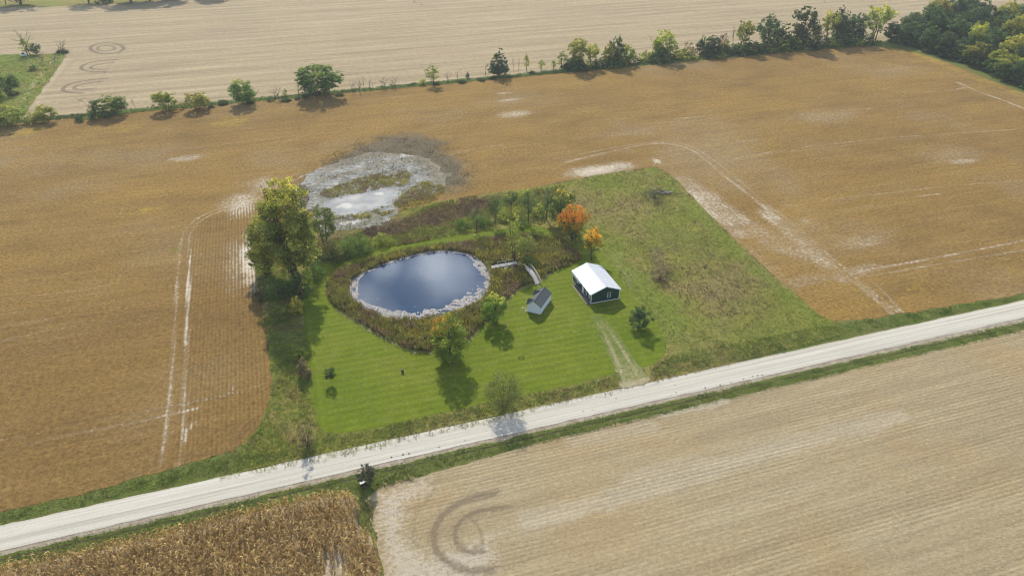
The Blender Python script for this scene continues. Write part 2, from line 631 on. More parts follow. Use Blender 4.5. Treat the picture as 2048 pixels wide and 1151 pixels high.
def mat_soil(name, c1, c2, sc=0.5):
    m = Mat(name)
    fine = m.noise(2.8, 5, 0.8)
    c = m.ramp(m.noise(sc, 4), [(0.35, c1), (0.65, c2)])
    c = scaled(m, c, fine, 0.6, 1.4)
    m.color(c)
    m.bump(fine, 0.7, 0.2)
    return m.m


def mat_driveway():
    m = Mat('worn_drive')
    fine = m.noise(2.4, 5, 0.8)
    g = m.ramp(m.noise(0.4, 4), [(0.35, (0.12, 0.17, 0.03)), (0.65, (0.19, 0.20, 0.06))])
    g = scaled(m, g, fine, 0.6, 1.4)
    d = m.ramp(m.noise(0.6, 4), [(0.35, (0.30, 0.25, 0.13)), (0.65, (0.40, 0.35, 0.22))])
    d = scaled(m, d, fine, 0.8, 1.25)
    f = m.mr(m.math('ADD', m.attr('worn'), m.math('MULTIPLY', m.math('SUBTRACT', m.noise(1.8, 5, 0.85), 0.5), 1.6)), 0.25, 0.75)
    m.color(m.mix(f, g, d))
    m.bump(fine, 0.6, 0.2)
    return m.m


def mat_water():
    m = Mat('pond_water', 0.03, 0.5)
    m.b.inputs['IOR'].default_value = 1.36
    m.color(m.mix(m.mr(m.noise(0.12, 3), 0.35, 0.7), (0.012, 0.042, 0.095), (0.016, 0.052, 0.11)))
    w1 = m.noise(1.3, 4, 0.6, m.mapped((0.45, 1.2, 1), 0.5))
    w2 = m.noise(4.5, 3, 0.6, m.mapped((0.5, 1.2, 1), 0.5))
    calm = m.mr(m.noise(0.08, 2), 0.35, 0.65, 0.25, 1)
    m.bump(m.math('MULTIPLY', m.math('ADD', w1, m.math('MULTIPLY', w2, 0.3)), calm), 0.05, 0.08)
    return m.m


def mat_flood():
    m = Mat('shallow_flood_water', 0.7, 0.12)
    w = m.noise(0.9, 6, 0.75, m.mapped((0.35, 1.5, 1)))
    c = m.ramp(m.noise(0.16, 5, 0.6), [(0.3, (0.21, 0.215, 0.215)), (0.5, (0.29, 0.295, 0.29)), (0.7, (0.42, 0.415, 0.385))])  # pale greys put the sky's glare into the water colour
    stub = m.mr(m.math('ADD', w, m.math('MULTIPLY', m.attr('open'), -0.45)), 0.44, 0.6)
    c = m.mix(m.math('MULTIPLY', stub, 0.8), c, (0.14, 0.13, 0.08))
    mud = m.mr(m.math('ADD', m.attr('mud'), m.math('MULTIPLY', m.math('SUBTRACT', m.noise(0.7, 6, 0.85, m.mapped((0.5, 1.3, 1))), 0.5), 2.6)), 0.3, 1.0)
    c = m.mix(m.math('MULTIPLY', mud, 0.9), c, m.mix(w, (0.13, 0.11, 0.065), (0.27, 0.235, 0.16)))
    c = m.mix(m.mr(m.attr('foam'), 0.2, 0.9, 0, 0.8), c, (0.56, 0.54, 0.49))
    m.color(c)
    m.l(m.mr(stub, 0, 1, 0.65, 0.95), m.b.inputs['Roughness'])
    m.bump(m.math('ADD', w, m.noise(5, 3)), 0.25, 0.1)
    return m.m


def mat_veg(name, transl=0.3, rough=0.8, var=0.0, gain=1.6):
    """leaf and blade material: the plant's own colour comes with the mesh, each plant varies a little"""
    m = Mat(name, rough, 0.12)
    a = m.n('ShaderNodeAttribute', attribute_name='col')
    c = a.outputs['Color']
    if var:
        oi = m.n('ShaderNodeObjectInfo')
        hs = m.n('ShaderNodeHueSaturation')
        m.l(c, hs.inputs['Color'])
        m.l(m.mr(oi.outputs['Random'], 0, 1, 0.5 - 0.02 * var, 0.5 + 0.012 * var, False), hs.inputs['Hue'])
        r2 = m.math('FRACT', m.math('MULTIPLY', oi.outputs['Random'], 7.31))
        m.l(m.mr(r2, 0, 1, 1 - 0.22 * var, 1 + 0.22 * var, False), hs.inputs['Value'])
        c = hs.outputs['Color']
    g = m.n('ShaderNodeVectorMath', operation='SCALE')
    m.l(c, g.inputs[0])
    g.inputs['Scale'].default_value = gain
    c = g.outputs[0]
    m.l(c, m.b.inputs['Base Color'])
    tr = m.n('ShaderNodeBsdfTranslucent')
    m.l(c, tr.inputs['Color'])
    mx = m.n('ShaderNodeMixShader')
    mx.inputs[0].default_value = transl
    m.l(m.b.outputs[0], mx.inputs[1])
    m.l(tr.outputs[0], mx.inputs[2])
    m.l(mx.outputs[0], m.t.nodes['Material Output'].inputs['Surface'])
    return m.m


def mat_plain(name, col, rough=0.7, spec=0.3, var=0.15, scale=3.0, bump=0.0, stretch=(1, 1, 1)):
    m = Mat(name, rough, spec)
    n = m.noise(scale, 5, 0.7, m.mapped(stretch, src=m.obj_co()))
    c = m.mix(n, tuple(v * (1 - var * 1.6) for v in col), tuple(min(1, v * (1 + var * 1.6)) for v in col))
    m.color(c)
    if bump:
        m.bump(n, bump, 0.03)
    return m.m


M = dict(
    verge=mat_verge(), soy=mat_soy(), north=mat_stubble('north_stubble', True), south=mat_stubble('south_stubble', False),
    meadow=mat_meadow(), lawn=mat_lawn(), bank=mat_bank(), gravel=mat_gravel(), drive=mat_driveway(),
    shoulder=mat_soil('road_shoulder_dirt', (0.30, 0.24, 0.17), (0.44, 0.38, 0.29)),
    cornsoil=mat_soil('corn_ground', (0.34, 0.27, 0.17), (0.55, 0.47, 0.34)),
    ditch=mat_soil('ditch_dirt', (0.07, 0.07, 0.035), (0.13, 0.12, 0.06)),
    path=mat_soil('dry_grass_path', (0.30, 0.26, 0.11), (0.44, 0.37, 0.17)),
    water=mat_water(), flood=mat_flood(),
    veg=mat_veg('mixed_weeds', 0.4, gain=1.75), leaf=mat_veg('tree_leaves', 0.55, 0.7, 1.0, 2.2), herol=mat_veg('yard_tree_leaves', 0.55, 0.7, 0.0, 2.35),
    corn=mat_veg('dry_corn_leaves', 0.35, 0.7, gain=1.45), lily=mat_veg('lily_leaves', 0.05, 0.6, gain=1.0),
    bark=mat_plain('bark', (0.11, 0.09, 0.07), 0.95, 0.1, 0.3, 4), greybark=mat_plain('bare_branches', (0.17, 0.14, 0.115), 0.95, 0.1, 0.3, 4),
    green=mat_plain('green_steel_siding', (0.022, 0.06, 0.045), 0.45, 0.4, 0.1, 1.5),
    whitemetal=mat_plain('white_steel_roof', (0.63, 0.645, 0.665), 0.42, 0.4, 0.03, 0.8),
    white=mat_plain('white_trim', (0.78, 0.78, 0.77), 0.5, 0.3, 0.05, 3),
    whitewall=mat_plain('white_siding', (0.80, 0.81, 0.84), 0.6, 0.3, 0.04, 2),
    shingle=mat_plain('grey_green_shingle', (0.115, 0.128, 0.124), 0.9, 0.1, 0.15, 6, 0.5),
    glass=mat_plain('dark_glass', (0.015, 0.02, 0.022), 0.08, 0.6, 0.1, 1),
    wood=mat_plain('weathered_grey_wood', (0.44, 0.43, 0.41), 0.9, 0.1, 0.2, 4, 0.4, (1, 1, 1)),
    rail=mat_plain('pale_rail_wood', (0.56, 0.5, 0.39), 0.85, 0.1, 0.12, 5),
    brownwood=mat_plain('red_brown_deck_wood', (0.14, 0.115, 0.09), 0.8, 0.2, 0.25, 4),
    stone=mat_plain('pale_rock', (0.48, 0.44, 0.38), 0.95, 0.1, 0.15, 3, 0.5),
    darkmetal=mat_plain('dark_metal', (0.05, 0.05, 0.05), 0.5, 0.4, 0.2, 3),
    foundation=mat_plain('concrete_footing', (0.42, 0.41, 0.38), 0.9, 0.1, 0.12, 3),
)


# ------------------------------------------------------------------ ground sheets
def lines(a, b, d0, d1=None):
    """coordinate lines from a to b whose step grows from d0 to d1"""
    d1 = d1 or d0
    out = [a]
    while out[-1] < b:
        t = (out[-1] - a) / (b - a)
        out.append(out[-1] + d0 + (d1 - d0) * t)
    return np.array(out)


def region(name, poly, mat, z, xs, ys, warp=0.5, wscale=3.0, attrs=None, hole=None, seed=1, hfun=None, kind='structure'):
    """a sheet cut along a polygon with a ragged natural edge; attrs(x, y) -> dict of point attributes"""
    X, Y = np.meshgrid(xs, ys)
    nx, ny = len(xs), len(ys)
    x, y = X.ravel().copy(), Y.ravel().copy()

    def wob(x, y):
        return (warp * 2 * (vnoise(x, y, wscale, seed, 3) - .5), warp * 2 * (vnoise(x, y, wscale, seed + 50, 3) - .5))
    wx, wy = wob(x, y) if warp else (0 * x, 0 * y)
    ux, uy = x + wx, y + wy
    ins = inside(poly, ux, uy)
    if hole is not None:
        ins &= ~inside(hole, ux, uy)
    idx = np.arange(nx * ny).reshape(ny, nx)
    q = np.stack([idx[:-1, :-1], idx[:-1, 1:], idx[1:, 1:], idx[1:, :-1]], -1).reshape(-1, 4)
    cnt = ins[q].sum(1)
    q = q[cnt > 0]
    used = np.zeros(nx * ny, bool)
    used[q.ravel()] = True
    mv = used & ~ins
    if mv.any():
        d, qx, qy = nearest(poly, ux[mv], uy[mv])
        if hole is not None:
            d2, qx2, qy2 = nearest(hole, ux[mv], uy[mv])
            s = d2 < d
            qx[s], qy[s] = qx2[s], qy2[s]
        x[mv] += qx - ux[mv]
        y[mv] += qy - uy[mv]
    remap = np.cumsum(used) - 1
    vx, vy = x[used], y[used]
    vz = np.full(vx.shape, z, float)
    if hfun is not None:
        vz = vz + hfun(vx, vy)
    me = mesh_np(name, np.stack([vx, vy, vz], 1), remap[q], mat, False, attrs=attrs(vx, vy) if attrs else None)
    return tag(link(name, me), kind=kind)


# one sheet to the horizon
gx = np.concatenate([[-9000, -3000, -1000, -400], np.arange(-200, 520, 20), [700, 1500, 4000, 9000]])
gy = np.concatenate([[-3000, -800, -200, 0], np.arange(20, 700, 20), [900, 1500, 4000, 9000]])
GX, GY = np.meshgrid(gx, gy)
ii = np.arange(GX.size).reshape(GX.shape)
gq = np.stack([ii[:-1, :-1], ii[:-1, 1:], ii[1:, 1:], ii[1:, :-1]], -1).reshape(-1, 4)
tag(link('ground', mesh_np('ground', np.stack([GX.ravel(), GY.ravel(), 0 * GX.ravel()], 1), gq, M['verge'])), kind='structure')

# outlines traced once on the ground
MEADOW = PL((503, 450), (640, 432), (760, 432), (860, 408), (960, 390), (1080, 373), (1200, 350), (1312, 334), (1345, 352), (1400, 410),
            (1470, 480), (1540, 545), (1600, 597), (1640, 632), (1672, 644), (1690, 668), (1300, 768), (700, 910), (440, 960), (440, 905),
            (490, 885), (522, 850), (540, 800), (546, 760), (531, 640), (515, 560), (506, 500))
SOYHOLE = PL((503, 450), (640, 432), (760, 432), (860, 408), (960, 390), (1080, 373), (1200, 350), (1312, 334), (1345, 352), (1400, 410),
             (1470, 480), (1540, 545), (1600, 597), (1640, 632), (1668, 643), (1620, 676), (560, 925), (440, 905),
             (490, 885), (522, 850), (540, 800), (546, 760), (531, 640), (515, 560), (506, 500))
SOY = np.vstack([[(-150, 97.5)], PL((0, 1024), (160, 987), (330, 942), (440, 906)), SOYHOLE[-4:-3] * 0 + P(440, 906),
                 PL((560, 880), (1600, 655), (1672, 642), (1700, 641), (1760, 634), (1900, 612), (2048, 588)), [(330, 99.5), (330, 170)],
                 PL((2048, 187), (1960, 152), (1900, 127), (1850, 111), (1800, 98)), [(284, 301.6), (200, 301.8), (100, 301.5), (0, 301.8), (-100, 301.6), (-190, 301.6)]])


def soy_attrs(x, y):
    z = np.zeros_like(x)
    bare, yel, grn, wet, ns = z.copy(), z.copy(), z.copy(), z.copy(), z.copy()

    def line(pts, w, amt=1.0, tgt=bare, sm=2):
        d = dist_line(smooth(PL(*pts), sm), x, y)
        np.maximum(tgt, amt * 0.72 * (0.35 + 1.0 * vnoise(x, y, 6, 33, 3)) * (1 - sstep(w * 0.25, w * 1.0, d)), out=tgt)

    def blob(cx, cy_, rx, ry, amt=1.0, tgt=bare, rot=0.0, soft=0.5):
        c = P(cx, cy_)
        ex = abs((P(cx + rx, cy_) - c)[0]) + 1e-3
        ey = abs((P(cx, cy_ - ry) - c)[1]) + 1e-3
        dx, dy = (x - c[0]), (y - c[1])
        dx, dy = dx * math.cos(rot) + dy * math.sin(rot), -dx * math.sin(rot) + dy * math.cos(rot)
        r = np.sqrt((dx / ex) ** 2 + (dy / ey) ** 2) + (vnoise(x, y, max(3, ex * .5), 9, 3) - .5) * 0.7
        np.maximum(tgt, amt * (1 - sstep(max(0, 0.6 - soft), 1.5, r)), out=tgt)
    # tracks: pairs of wheel lines
    line([(362, 940), (366, 860), (370, 760), (373, 660), (378, 560), (380, 500), (376, 480), (385, 455), (410, 435), (450, 418), (500, 400), (560, 375), (640, 335)], 0.7, 0.75)
    line([(322, 930), (335, 840), (345, 740), (350, 640), (356, 540), (360, 490), (368, 460), (395, 435), (430, 420), (480, 405), (520, 395)], 0.7, 0.8)
    line([(372, 690), (374, 640), (377, 570), (380, 510)], 0.7, 1.3)
    line([(352, 940), (362, 905), (372, 865), (388, 845)], 0.7, 0.75)
    line([(316, 935), (330, 880), (345, 862)], 0.5, 0.6)
    line([(0, 682), (60, 668), (150, 652), (240, 640), (310, 628)], 0.6, 0.5)
    line([(270, 650), (300, 642), (318, 633)], 0.5, 0.5)
    line([(90, 620), (180, 612), (260, 595), (310, 576)], 0.6, 0.3)
    line([(0, 905), (100, 877), (200, 858), (300, 838), (400, 815)], 0.7, 0.6)
    line([(0, 880), (140, 852), (300, 818), (460, 790), (530, 768)], 0.7, 0.45)
    line([(0, 332), (100, 320), (250, 306), (400, 294), (560, 278), (700, 262)], 0.7, 0.5)
    line([(250, 310), (330, 304), (420, 292), (520, 281)], 0.6, 0.45)
    line([(0, 430), (200, 410), (380, 385), (560, 352)], 0.4, 0.12)
    line([(60, 480), (100, 472), (150, 458)], 0.6, 0.3)
    blob(380, 316, 45, 7, 0.62)
    blob(350, 318, 20, 4, 0.7)
    blob(500, 520, 24, 60, 1.0, soft=0.5)
    blob(470, 530, 30, 60, 0.45, soft=0.7)
    blob(500, 500, 14, 30, 0.95)
    blob(485, 405, 50, 28, 0.75, soft=0.7)
    blob(530, 370, 60, 22, 0.65, soft=0.7)
    blob(1650, 232, 120, 22, 0.4, soft=0.6)
    blob(1900, 310, 110, 26, 0.4, soft=0.6)
    blob(1260, 265, 120, 14, 0.35, soft=0.6)
    blob(1730, 480, 90, 20, 0.4, soft=0.6)
    blob(462, 775, 10, 16, 0.3)
    blob(300, 420, 40, 8, 0.9, yel)
    blob(60, 262, 60, 12, 1.0, yel)
    blob(255, 258, 35, 9, 0.8, yel)
    blob(460, 245, 55, 14, 0.85, yel)
    blob(60, 620, 60, 20, 0.4, yel)
    line([(505, 600), (530, 680), (541, 760), (533, 820)], 1.3, 0.75, yel)
    line([(250, 655), (330, 618), (372, 598)], 0.8, 0.7, grn)
    line([(0, 680), (70, 668), (150, 655)], 0.6, 0.6, grn)
    line([(250, 838), (340, 815), (400, 802), (455, 790), (530, 775)], 0.7, 0.65, grn)
    line([(400, 805), (450, 782)], 1.1, 0.9, grn)
    line([(0, 875), (120, 850), (240, 832)], 0.6, 0.6, grn)
    blob(352, 500, 14, 9, 0.9, grn)
    # east side
    line([(1130, 325), (1200, 308), (1270, 292), (1320, 286), (1360, 290), (1395, 305), (1440, 345), (1500, 390), (1560, 435), (1620, 490), (1690, 550), (1760, 605), (1790, 632)], 1.1, 0.75)
    line([(1110, 318), (1200, 300), (1290, 285), (1345, 283), (1385, 292), (1430, 322), (1480, 362), (1530, 405), (1590, 450), (1650, 505), (1720, 560), (1800, 628)], 1.0, 0.65)
    line([(1440, 345), (1500, 392), (1560, 440)], 1.0, 0.9)
    line([(1700, 545), (1740, 585), (1765, 610), (1785, 630)], 1.0, 0.75)
    line([(1725, 545), (1770, 585), (1805, 625)], 0.8, 0.7)
    for a, b in (((1320, 345), (1420, 420)),):
        pass
    line([(1365, 362), (1400, 385), (1440, 412), (1475, 440)], 7.0, 0.8, sm=1)
    line([(1385, 385), (1420, 420), (1455, 450), (1480, 470)], 4.5, 0.9, sm=1)
    line([(1470, 440), (1540, 480), (1610, 505)], 8.5, 0.6, sm=1)
    line([(1530, 425), (1590, 470), (1640, 520), (1680, 555)], 4.5, 0.8, sm=1)
    line([(1440, 460), (1510, 520), (1580, 575)], 5.5, 0.5, sm=1)
    line([(1590, 565), (1650, 552), (1710, 543), (1750, 534)], 4.0, 0.6)
    blob(1200, 340, 80, 14, 0.95)
    blob(1240, 330, 40, 6, 0.65)
    line([(1130, 322), (1190, 310), (1260, 300)], 2.5, 0.42)
    blob(1313, 322, 9, 7, 1.0)
    for t_ in ((1303, 314), (1328, 316), (1306, 332), (1324, 331)):
        line([(1313, 322), t_], 0.45, 0.95)
    blob(1030, 228, 48, 8, 0.62)
    blob(1022, 200, 35, 4, 0.6)
    blob(1010, 186, 24, 3, 0.55)
    line([(900, 310), (960, 295), (1005, 290)], 0.8, 0.6)
    line([(850, 318), (910, 303), (960, 296)], 0.7, 0.45)
    line([(1190, 262), (1290, 250), (1380, 238), (1422, 230)], 0.6, 0.55)
    line([(1350, 238), (1420, 231)], 0.8, 0.85)
    line([(950, 180 + 80), (1100, 225), (1240, 208), (1400, 195), (1560, 182), (1700, 170)], 0.5, 0.3)
    line([(1700, 200), (1800, 188), (1900, 180), (1940, 176)], 0.6, 0.5)
    line([(1640, 226), (1690, 222), (1745, 217)], 1.0, 0.6)
    line([(1600, 208), (1660, 203)], 0.8, 0.5)
    line([(1895, 183), (1930, 175)], 1.2, 0.8)
    line([(1915, 165), (1960, 185), (2010, 202), (2060, 222)], 1.6, 0.75)
    line([(1990, 180), (2060, 200)], 2.2, 0.45)
    line([(1600, 160), (1760, 100), ], 0.3, 0.0)
    line([(1470, 318), (1560, 300), (1700, 283), (1850, 270), (2048, 258)], 0.9, 0.6)
    line([(1430, 330), (1500, 312), (1600, 300), (1760, 284), (1900, 268)], 0.8, 0.5)
    blob(1930, 322, 50, 8, 0.58)
    line([(1830, 332), (1900, 320), (1980, 318)], 0.6, 0.6)
    line([(1640, 318), (1700, 311)], 0.7, 0.5)
    line([(1840, 292), (1900, 290)], 0.6, 0.5)
    line([(1640, 400), (1760, 388), (1890, 372), (2048, 360)], 0.8, 0.6)
    line([(1830, 393), (1885, 387)], 0.8, 0.85)
    line([(1550, 425), (1620, 412), (1700, 405)], 0.6, 0.45)
    line([(1560, 412), (1610, 410)], 0.9, 0.7)
    line([(1555, 420), (1630, 420)], 0.8, 0.55)
    line([(1720, 542), (1800, 528), (1930, 505), (2048, 480)], 0.9, 0.8)
    line([(1740, 552), (1830, 536), (1900, 524), (2048, 500)], 0.8, 0.6)
    blob(1740, 488, 45, 8, 0.5)
    blob(1610, 440, 20, 14, 0.42)
    blob(1840, 572, 50, 14, 0.7, yel)
    blob(1985, 405, 40, 14, 0.6, yel)
    blob(1400, 160, 160, 12, 0.35, yel)
    blob(1150, 175, 100, 10, 0.4, yel)
    blob(1250, 215, 90, 12, 0.3, yel)
    line([(1660, 640), (1560, 575), (1480, 500), (1400, 420), (1350, 360)], 1.2, 0.6, yel)
    line([(1670, 636), (1790, 622), (2048, 580)], 1.6, 0.35, yel)
    line([(1790, 98), (1850, 113), (1930, 148), (2048, 192)], 6.0, 1.3, yel)
    line([(1700, 120), (1780, 128), (1850, 150)], 6.0, 0.8, yel)
    line([(0, 250), (300, 240), (700, 195), (1000, 168), (1400, 126), (1700, 98)], 2.5, 0.3, yel)
    # scattered streaks of thin crop along the rows
    s = vnoise(x * 0.06, y * 0.9, 1.0, 77, 2) * vnoise(x, y, 38, 78, 2)
    np.maximum(bare, 0.26 * sstep(0.42, 0.55, s), out=bare)
    np.maximum(yel, 0.45 * sstep(0.45, 0.75, vnoise(x, y * 1.6, 22, 80, 4)), out=yel)
    # drowned ring
    rg = smooth_closed(PL((520, 415), (575, 345), (640, 300), (720, 265), (790, 252), (865, 260), (930, 288), (985, 330), (990, 375), (930, 400), (860, 408), (760, 436), (560, 440)), 1)
    wn_ = nearest(rg, x, y)[0] + (vnoise(x, y, 9, 19, 3) - .5) * 12
    np.maximum(wet, 0.95 * inside(rg, x, y) * sstep(0, 12, wn_), out=wet)
    for pts, w, a in () and (([(560, 385), (600, 340), (650, 305), (720, 276), (790, 268), (860, 278), (915, 305), (950, 335), (955, 370), (930, 392)], 6.0, 1.0),
                      ([(620, 310), (700, 280), (770, 268), (830, 268)], 8.0, 0.95), ([(800, 290), (900, 320), (930, 360)], 9, 0.95),
                      ([(500, 420), (540, 385), (600, 340)], 5, 0.42)):
        line(pts, w, a, wet, 2)
    # headland rows run north-south beside the plot
    a = PL((362, 955), (385, 455), (500, 395))
    hm = inside(PL((330, 960), (310, 940), (345, 640), (350, 500), (380, 440), (500, 400), (640, 400), (620, 960)), x, y)
    hp = PL((330, 960), (310, 940), (345, 640), (350, 500), (380, 440), (500, 400), (640, 400), (620, 960))
    ns = hm * sstep(0, 5, nearest(hp, x, y)[0]) * 0.95
    east = inside(np.vstack([PL((1315, 300), (1385, 292), (1480, 362), (1590, 450), (1720, 560), (1800, 640)), SOYHOLE[14:7:-1]]), x, y)
    ns = np.maximum(ns, east * 0.0)
    ripe_shade = sstep(210, 110, y) * sstep(30, -30, x) * (0.6 + 0.7 * vnoise(x, y, 30, 44, 3)) + 0.35 * sstep(0.45, 0.7, vnoise(x, y * 1.5, 45, 45, 3))  # south-west term paints shade into the crop colour; noise term is uneven ripeness
    return dict(bare=bare, yellow=yel, green=grn, wet=wet, ns=ns, ripe_shade=np.clip(ripe_shade, 0, 1))


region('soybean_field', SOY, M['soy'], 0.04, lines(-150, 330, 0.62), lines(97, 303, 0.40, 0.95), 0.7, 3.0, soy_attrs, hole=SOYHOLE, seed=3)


def mea_attrs(x, y):
    z = np.zeros_like(x)
    lush, brown, dirt = z.copy(), z.copy(), z.copy()
    for pts, w, a, t in (([(1190, 490), (1230, 520), (1260, 560), (1310, 600), (1340, 660)], 6, 0.9, lush),
                         ([(1200, 460), (1260, 540)], 5, 0.5, lush), ([(1360, 700), (1420, 640), (1460, 680), (1560, 660)], 6, 0.5, lush),
                         ([(1300, 340), (1400, 430), (1500, 530), (1600, 610), (1650, 650)], 3, 0.6, lush),
                         ([(1150, 385), (1250, 360), (1300, 350)], 4, 0.35, lush),
                         ([(750, 462), (820, 448), (880, 432), (950, 415), (1000, 405)], 5.5, 1.0, brown),
                         ([(660, 480), (740, 470)], 4, 0.5, brown), ([(1310, 500), (1325, 560)], 3, 0.6, brown),
                         ([(1440, 560), (1480, 600)], 8, 0.35, brown), ([(1330, 470), (1400, 500)], 9, 0.3, brown),
                         ([(520, 480), (530, 600)], 2, 0.8, brown),
                         ([(1225, 510), (1250, 545), (1262, 575)], 0.8, 0.6, dirt), ([(1240, 505), (1270, 560)], 0.7, 0.5, dirt),
                         ([(1420, 590), (1450, 640)], 7, 0.3, dirt)):
        d = dist_line(smooth(PL(*pts)), x, y)
        np.maximum(t, a * (1 - sstep(w * 0.3, w * 1.2, d + (vnoise(x, y, 4, 5, 3) - .5) * w)), out=t)
    return dict(lush=lush, brown=brown, dirt=dirt)


region('meadow', MEADOW, M['meadow'], 0.06, lines(-16, 116, 0.5), lines(96, 196, 0.45, 0.7), 0.6, 2.0, mea_attrs, seed=11)

LAWN = smooth_closed(PL((603, 560), (607, 640), (612, 700), (618, 780), (628, 830), (642, 862), (662, 868), (720, 862), (800, 845), (900, 822), (985, 802), (1100, 780),
                        (1180, 762), (1235, 746), (1300, 733), (1326, 716), (1334, 698), (1325, 665), (1300, 628), (1262, 592), (1215, 520), (1190, 485), (1155, 492), (1120, 478),
                        (1095, 455), (1060, 450), (1000, 459), (880, 476), (800, 486), (720, 508), (670, 520), (620, 535)), 1)
BANK = smooth_closed(PL((652, 580), (655, 562), (680, 542), (740, 522), (800, 503), (870, 491), (940, 487), (980, 476), (1040, 468), (1085, 476), (1120, 480), (1152, 500), (1160, 518),
                        (1145, 528), (1100, 545), (1078, 562), (1050, 572), (1030, 580), (1012, 600), (1005, 625), (965, 645), (945, 668), (930, 690), (880, 703), (830, 702),
                        (780, 682), (720, 645), (685, 625), (660, 600)), 1)
POND = smooth_closed(PL((696, 577), (703, 560), (725, 545), (760, 530), (810, 514), (850, 504), (890, 500), (930, 505), (960, 518), (978, 538), (983, 562), (976, 586),
                        (955, 608), (920, 625), (870, 635), (810, 641), (765, 636), (728, 618), (703, 600)), 2)
RUT1 = PL((1185, 632), (1205, 660), (1222, 695), (1240, 735), (1252, 778))
RUT2 = PL((1196, 634), (1222, 665), (1245, 700), (1268, 738), (1285, 772))


def lawn_attrs(x, y):
    z = np.zeros_like(x)
    dry, worn, ring, vert = z.copy(), z.copy(), z.copy(), z.copy()
    d = nearest(BANK, x, y)[0]
    np.maximum(dry, 0.7 * (1 - sstep(0.3, 1.6, d)) * (y < 141) + 0.0, out=dry)
    d = nearest(LAWN, x, y)[0]
    np.maximum(dry, 0.25 * (1 - sstep(0.2, 0.8, d)), out=dry)
    for r in (RUT1, RUT2):
        np.maximum(worn, 0.5 * (1 - sstep(0.0, 1.1, dist_line(smooth(r), x, y))) * sstep(128, 108, y), out=worn)
    for c, a, w in (((1153, 663), 0.5, 1.2), ((1222, 617), 0.4, 1.0), ((1050, 618), 0.6, 1.6), ((805, 742), 0.35, 1.8)):
        p = P(*c)
        np.maximum(dry, a * (1 - sstep(0.2, w, np.hypot((x - p[0]) / 1.6, y - p[1]))), out=dry)
    p = P(1043, 716)
    r = np.hypot(x - p[0], y - p[1])
    ring = 1 - sstep(0.12, 0.35, np.abs(r - 0.55))
    np.maximum(worn, 0.3 * (1 - sstep(0.3, 1.5, dist_line(PL((1140, 655), (1200, 690), (1215, 710)), x, y))), out=worn)
    vert = (1 - sstep(-1.0, 1.5, x - (P(628, 830)[0] + 2.0))) * 1.0
    return dict(dry=dry, worn=worn, ring=ring, vert=vert)


region('lawn', LAWN, M['lawn'], 0.08, lines(-10, 75, 0.4), lines(98, 175, 0.36, 0.6), 0.25, 1.5, lawn_attrs, seed=21)
region('pond_bank', BANK, M['bank'], 0.10, lines(0, 68, 0.5), lines(112, 172, 0.5), 0.5, 1.5, seed=31)
region('pond', POND, M['water'], 0.12, lines(4, 45, 0.5), lines(128, 164, 0.5), 0.5, 1.3, seed=41)

DRIVE = smooth_closed(PL((1178, 628), (1200, 672), (1222, 720), (1236, 752), (1237, 781), (1308, 764), (1288, 745), (1262, 708), (1238, 670), (1205, 630)), 1)


def drive_attrs(x, y):
    w = 0.6 * (1 - sstep(0.0, 1.2, dist_line(smooth(RUT1), x, y)))
    w = np.maximum(w, 0.6 * (1 - sstep(0.0, 1.2, dist_line(smooth(RUT2), x, y))))
    w = w * (0.35 + 0.65 * sstep(124, 104, y)) * sstep(128, 122, y)
    w = np.maximum(w, 0.9 * sstep(99.0, 96.4, y))
    w = np.maximum(w, 0.42 * sstep(112, 100, y))
    return dict(worn=w)


region('driveway', DRIVE, M['drive'], 0.10, lines(50, 66, 0.3), lines(93, 122, 0.3), 0.35, 1.5, drive_attrs, seed=51)


# gravel road, slightly crowned, with its dirty shoulders
def road_crown(x, y):
    return 0.06 * (1 - np.clip(np.abs(y - 93.0) / 3.4, 0, 1) ** 2)


region('road_shoulder', np.array([(-130, 89.2), (60, 89.6), (330, 88.6), (330, 95.4), (60, 95.7), (-130, 95.3)], float), M['shoulder'], 0.008, lines(-130, 330, 0.8), lines(87, 97.5, 0.35), 0.5, 2.5, seed=61)
region('gravel_road', np.array([(-130, 90.2), (60, 90.7), (330, 90.0), (330, 95.7), (60, 96.0), (-130, 95.6)], float), M['gravel'], 0.02, lines(-130, 330, 0.8), lines(89, 97, 0.35), 0.18, 2.0, seed=62, hfun=road_crown)


region('ditch', np.array([(-130, 88.35), (60, 88.5), (330, 88.0), (330, 88.4), (60, 88.95), (-130, 88.75)], float), M['ditch'], 0.02, lines(-130, 330, 0.8), lines(87.5, 89.5, 0.12), 0.18, 3.0, seed=63)

# harvested field south of the road
SOUTH = np.vstack([PL((735, 1000), (760, 968), (850, 950), (960, 918), (1100, 878)), [(150, 87.0), (330, 86.4), (330, 10), (-10, 10)],
                   PL((775, 1165), (748, 1060))])


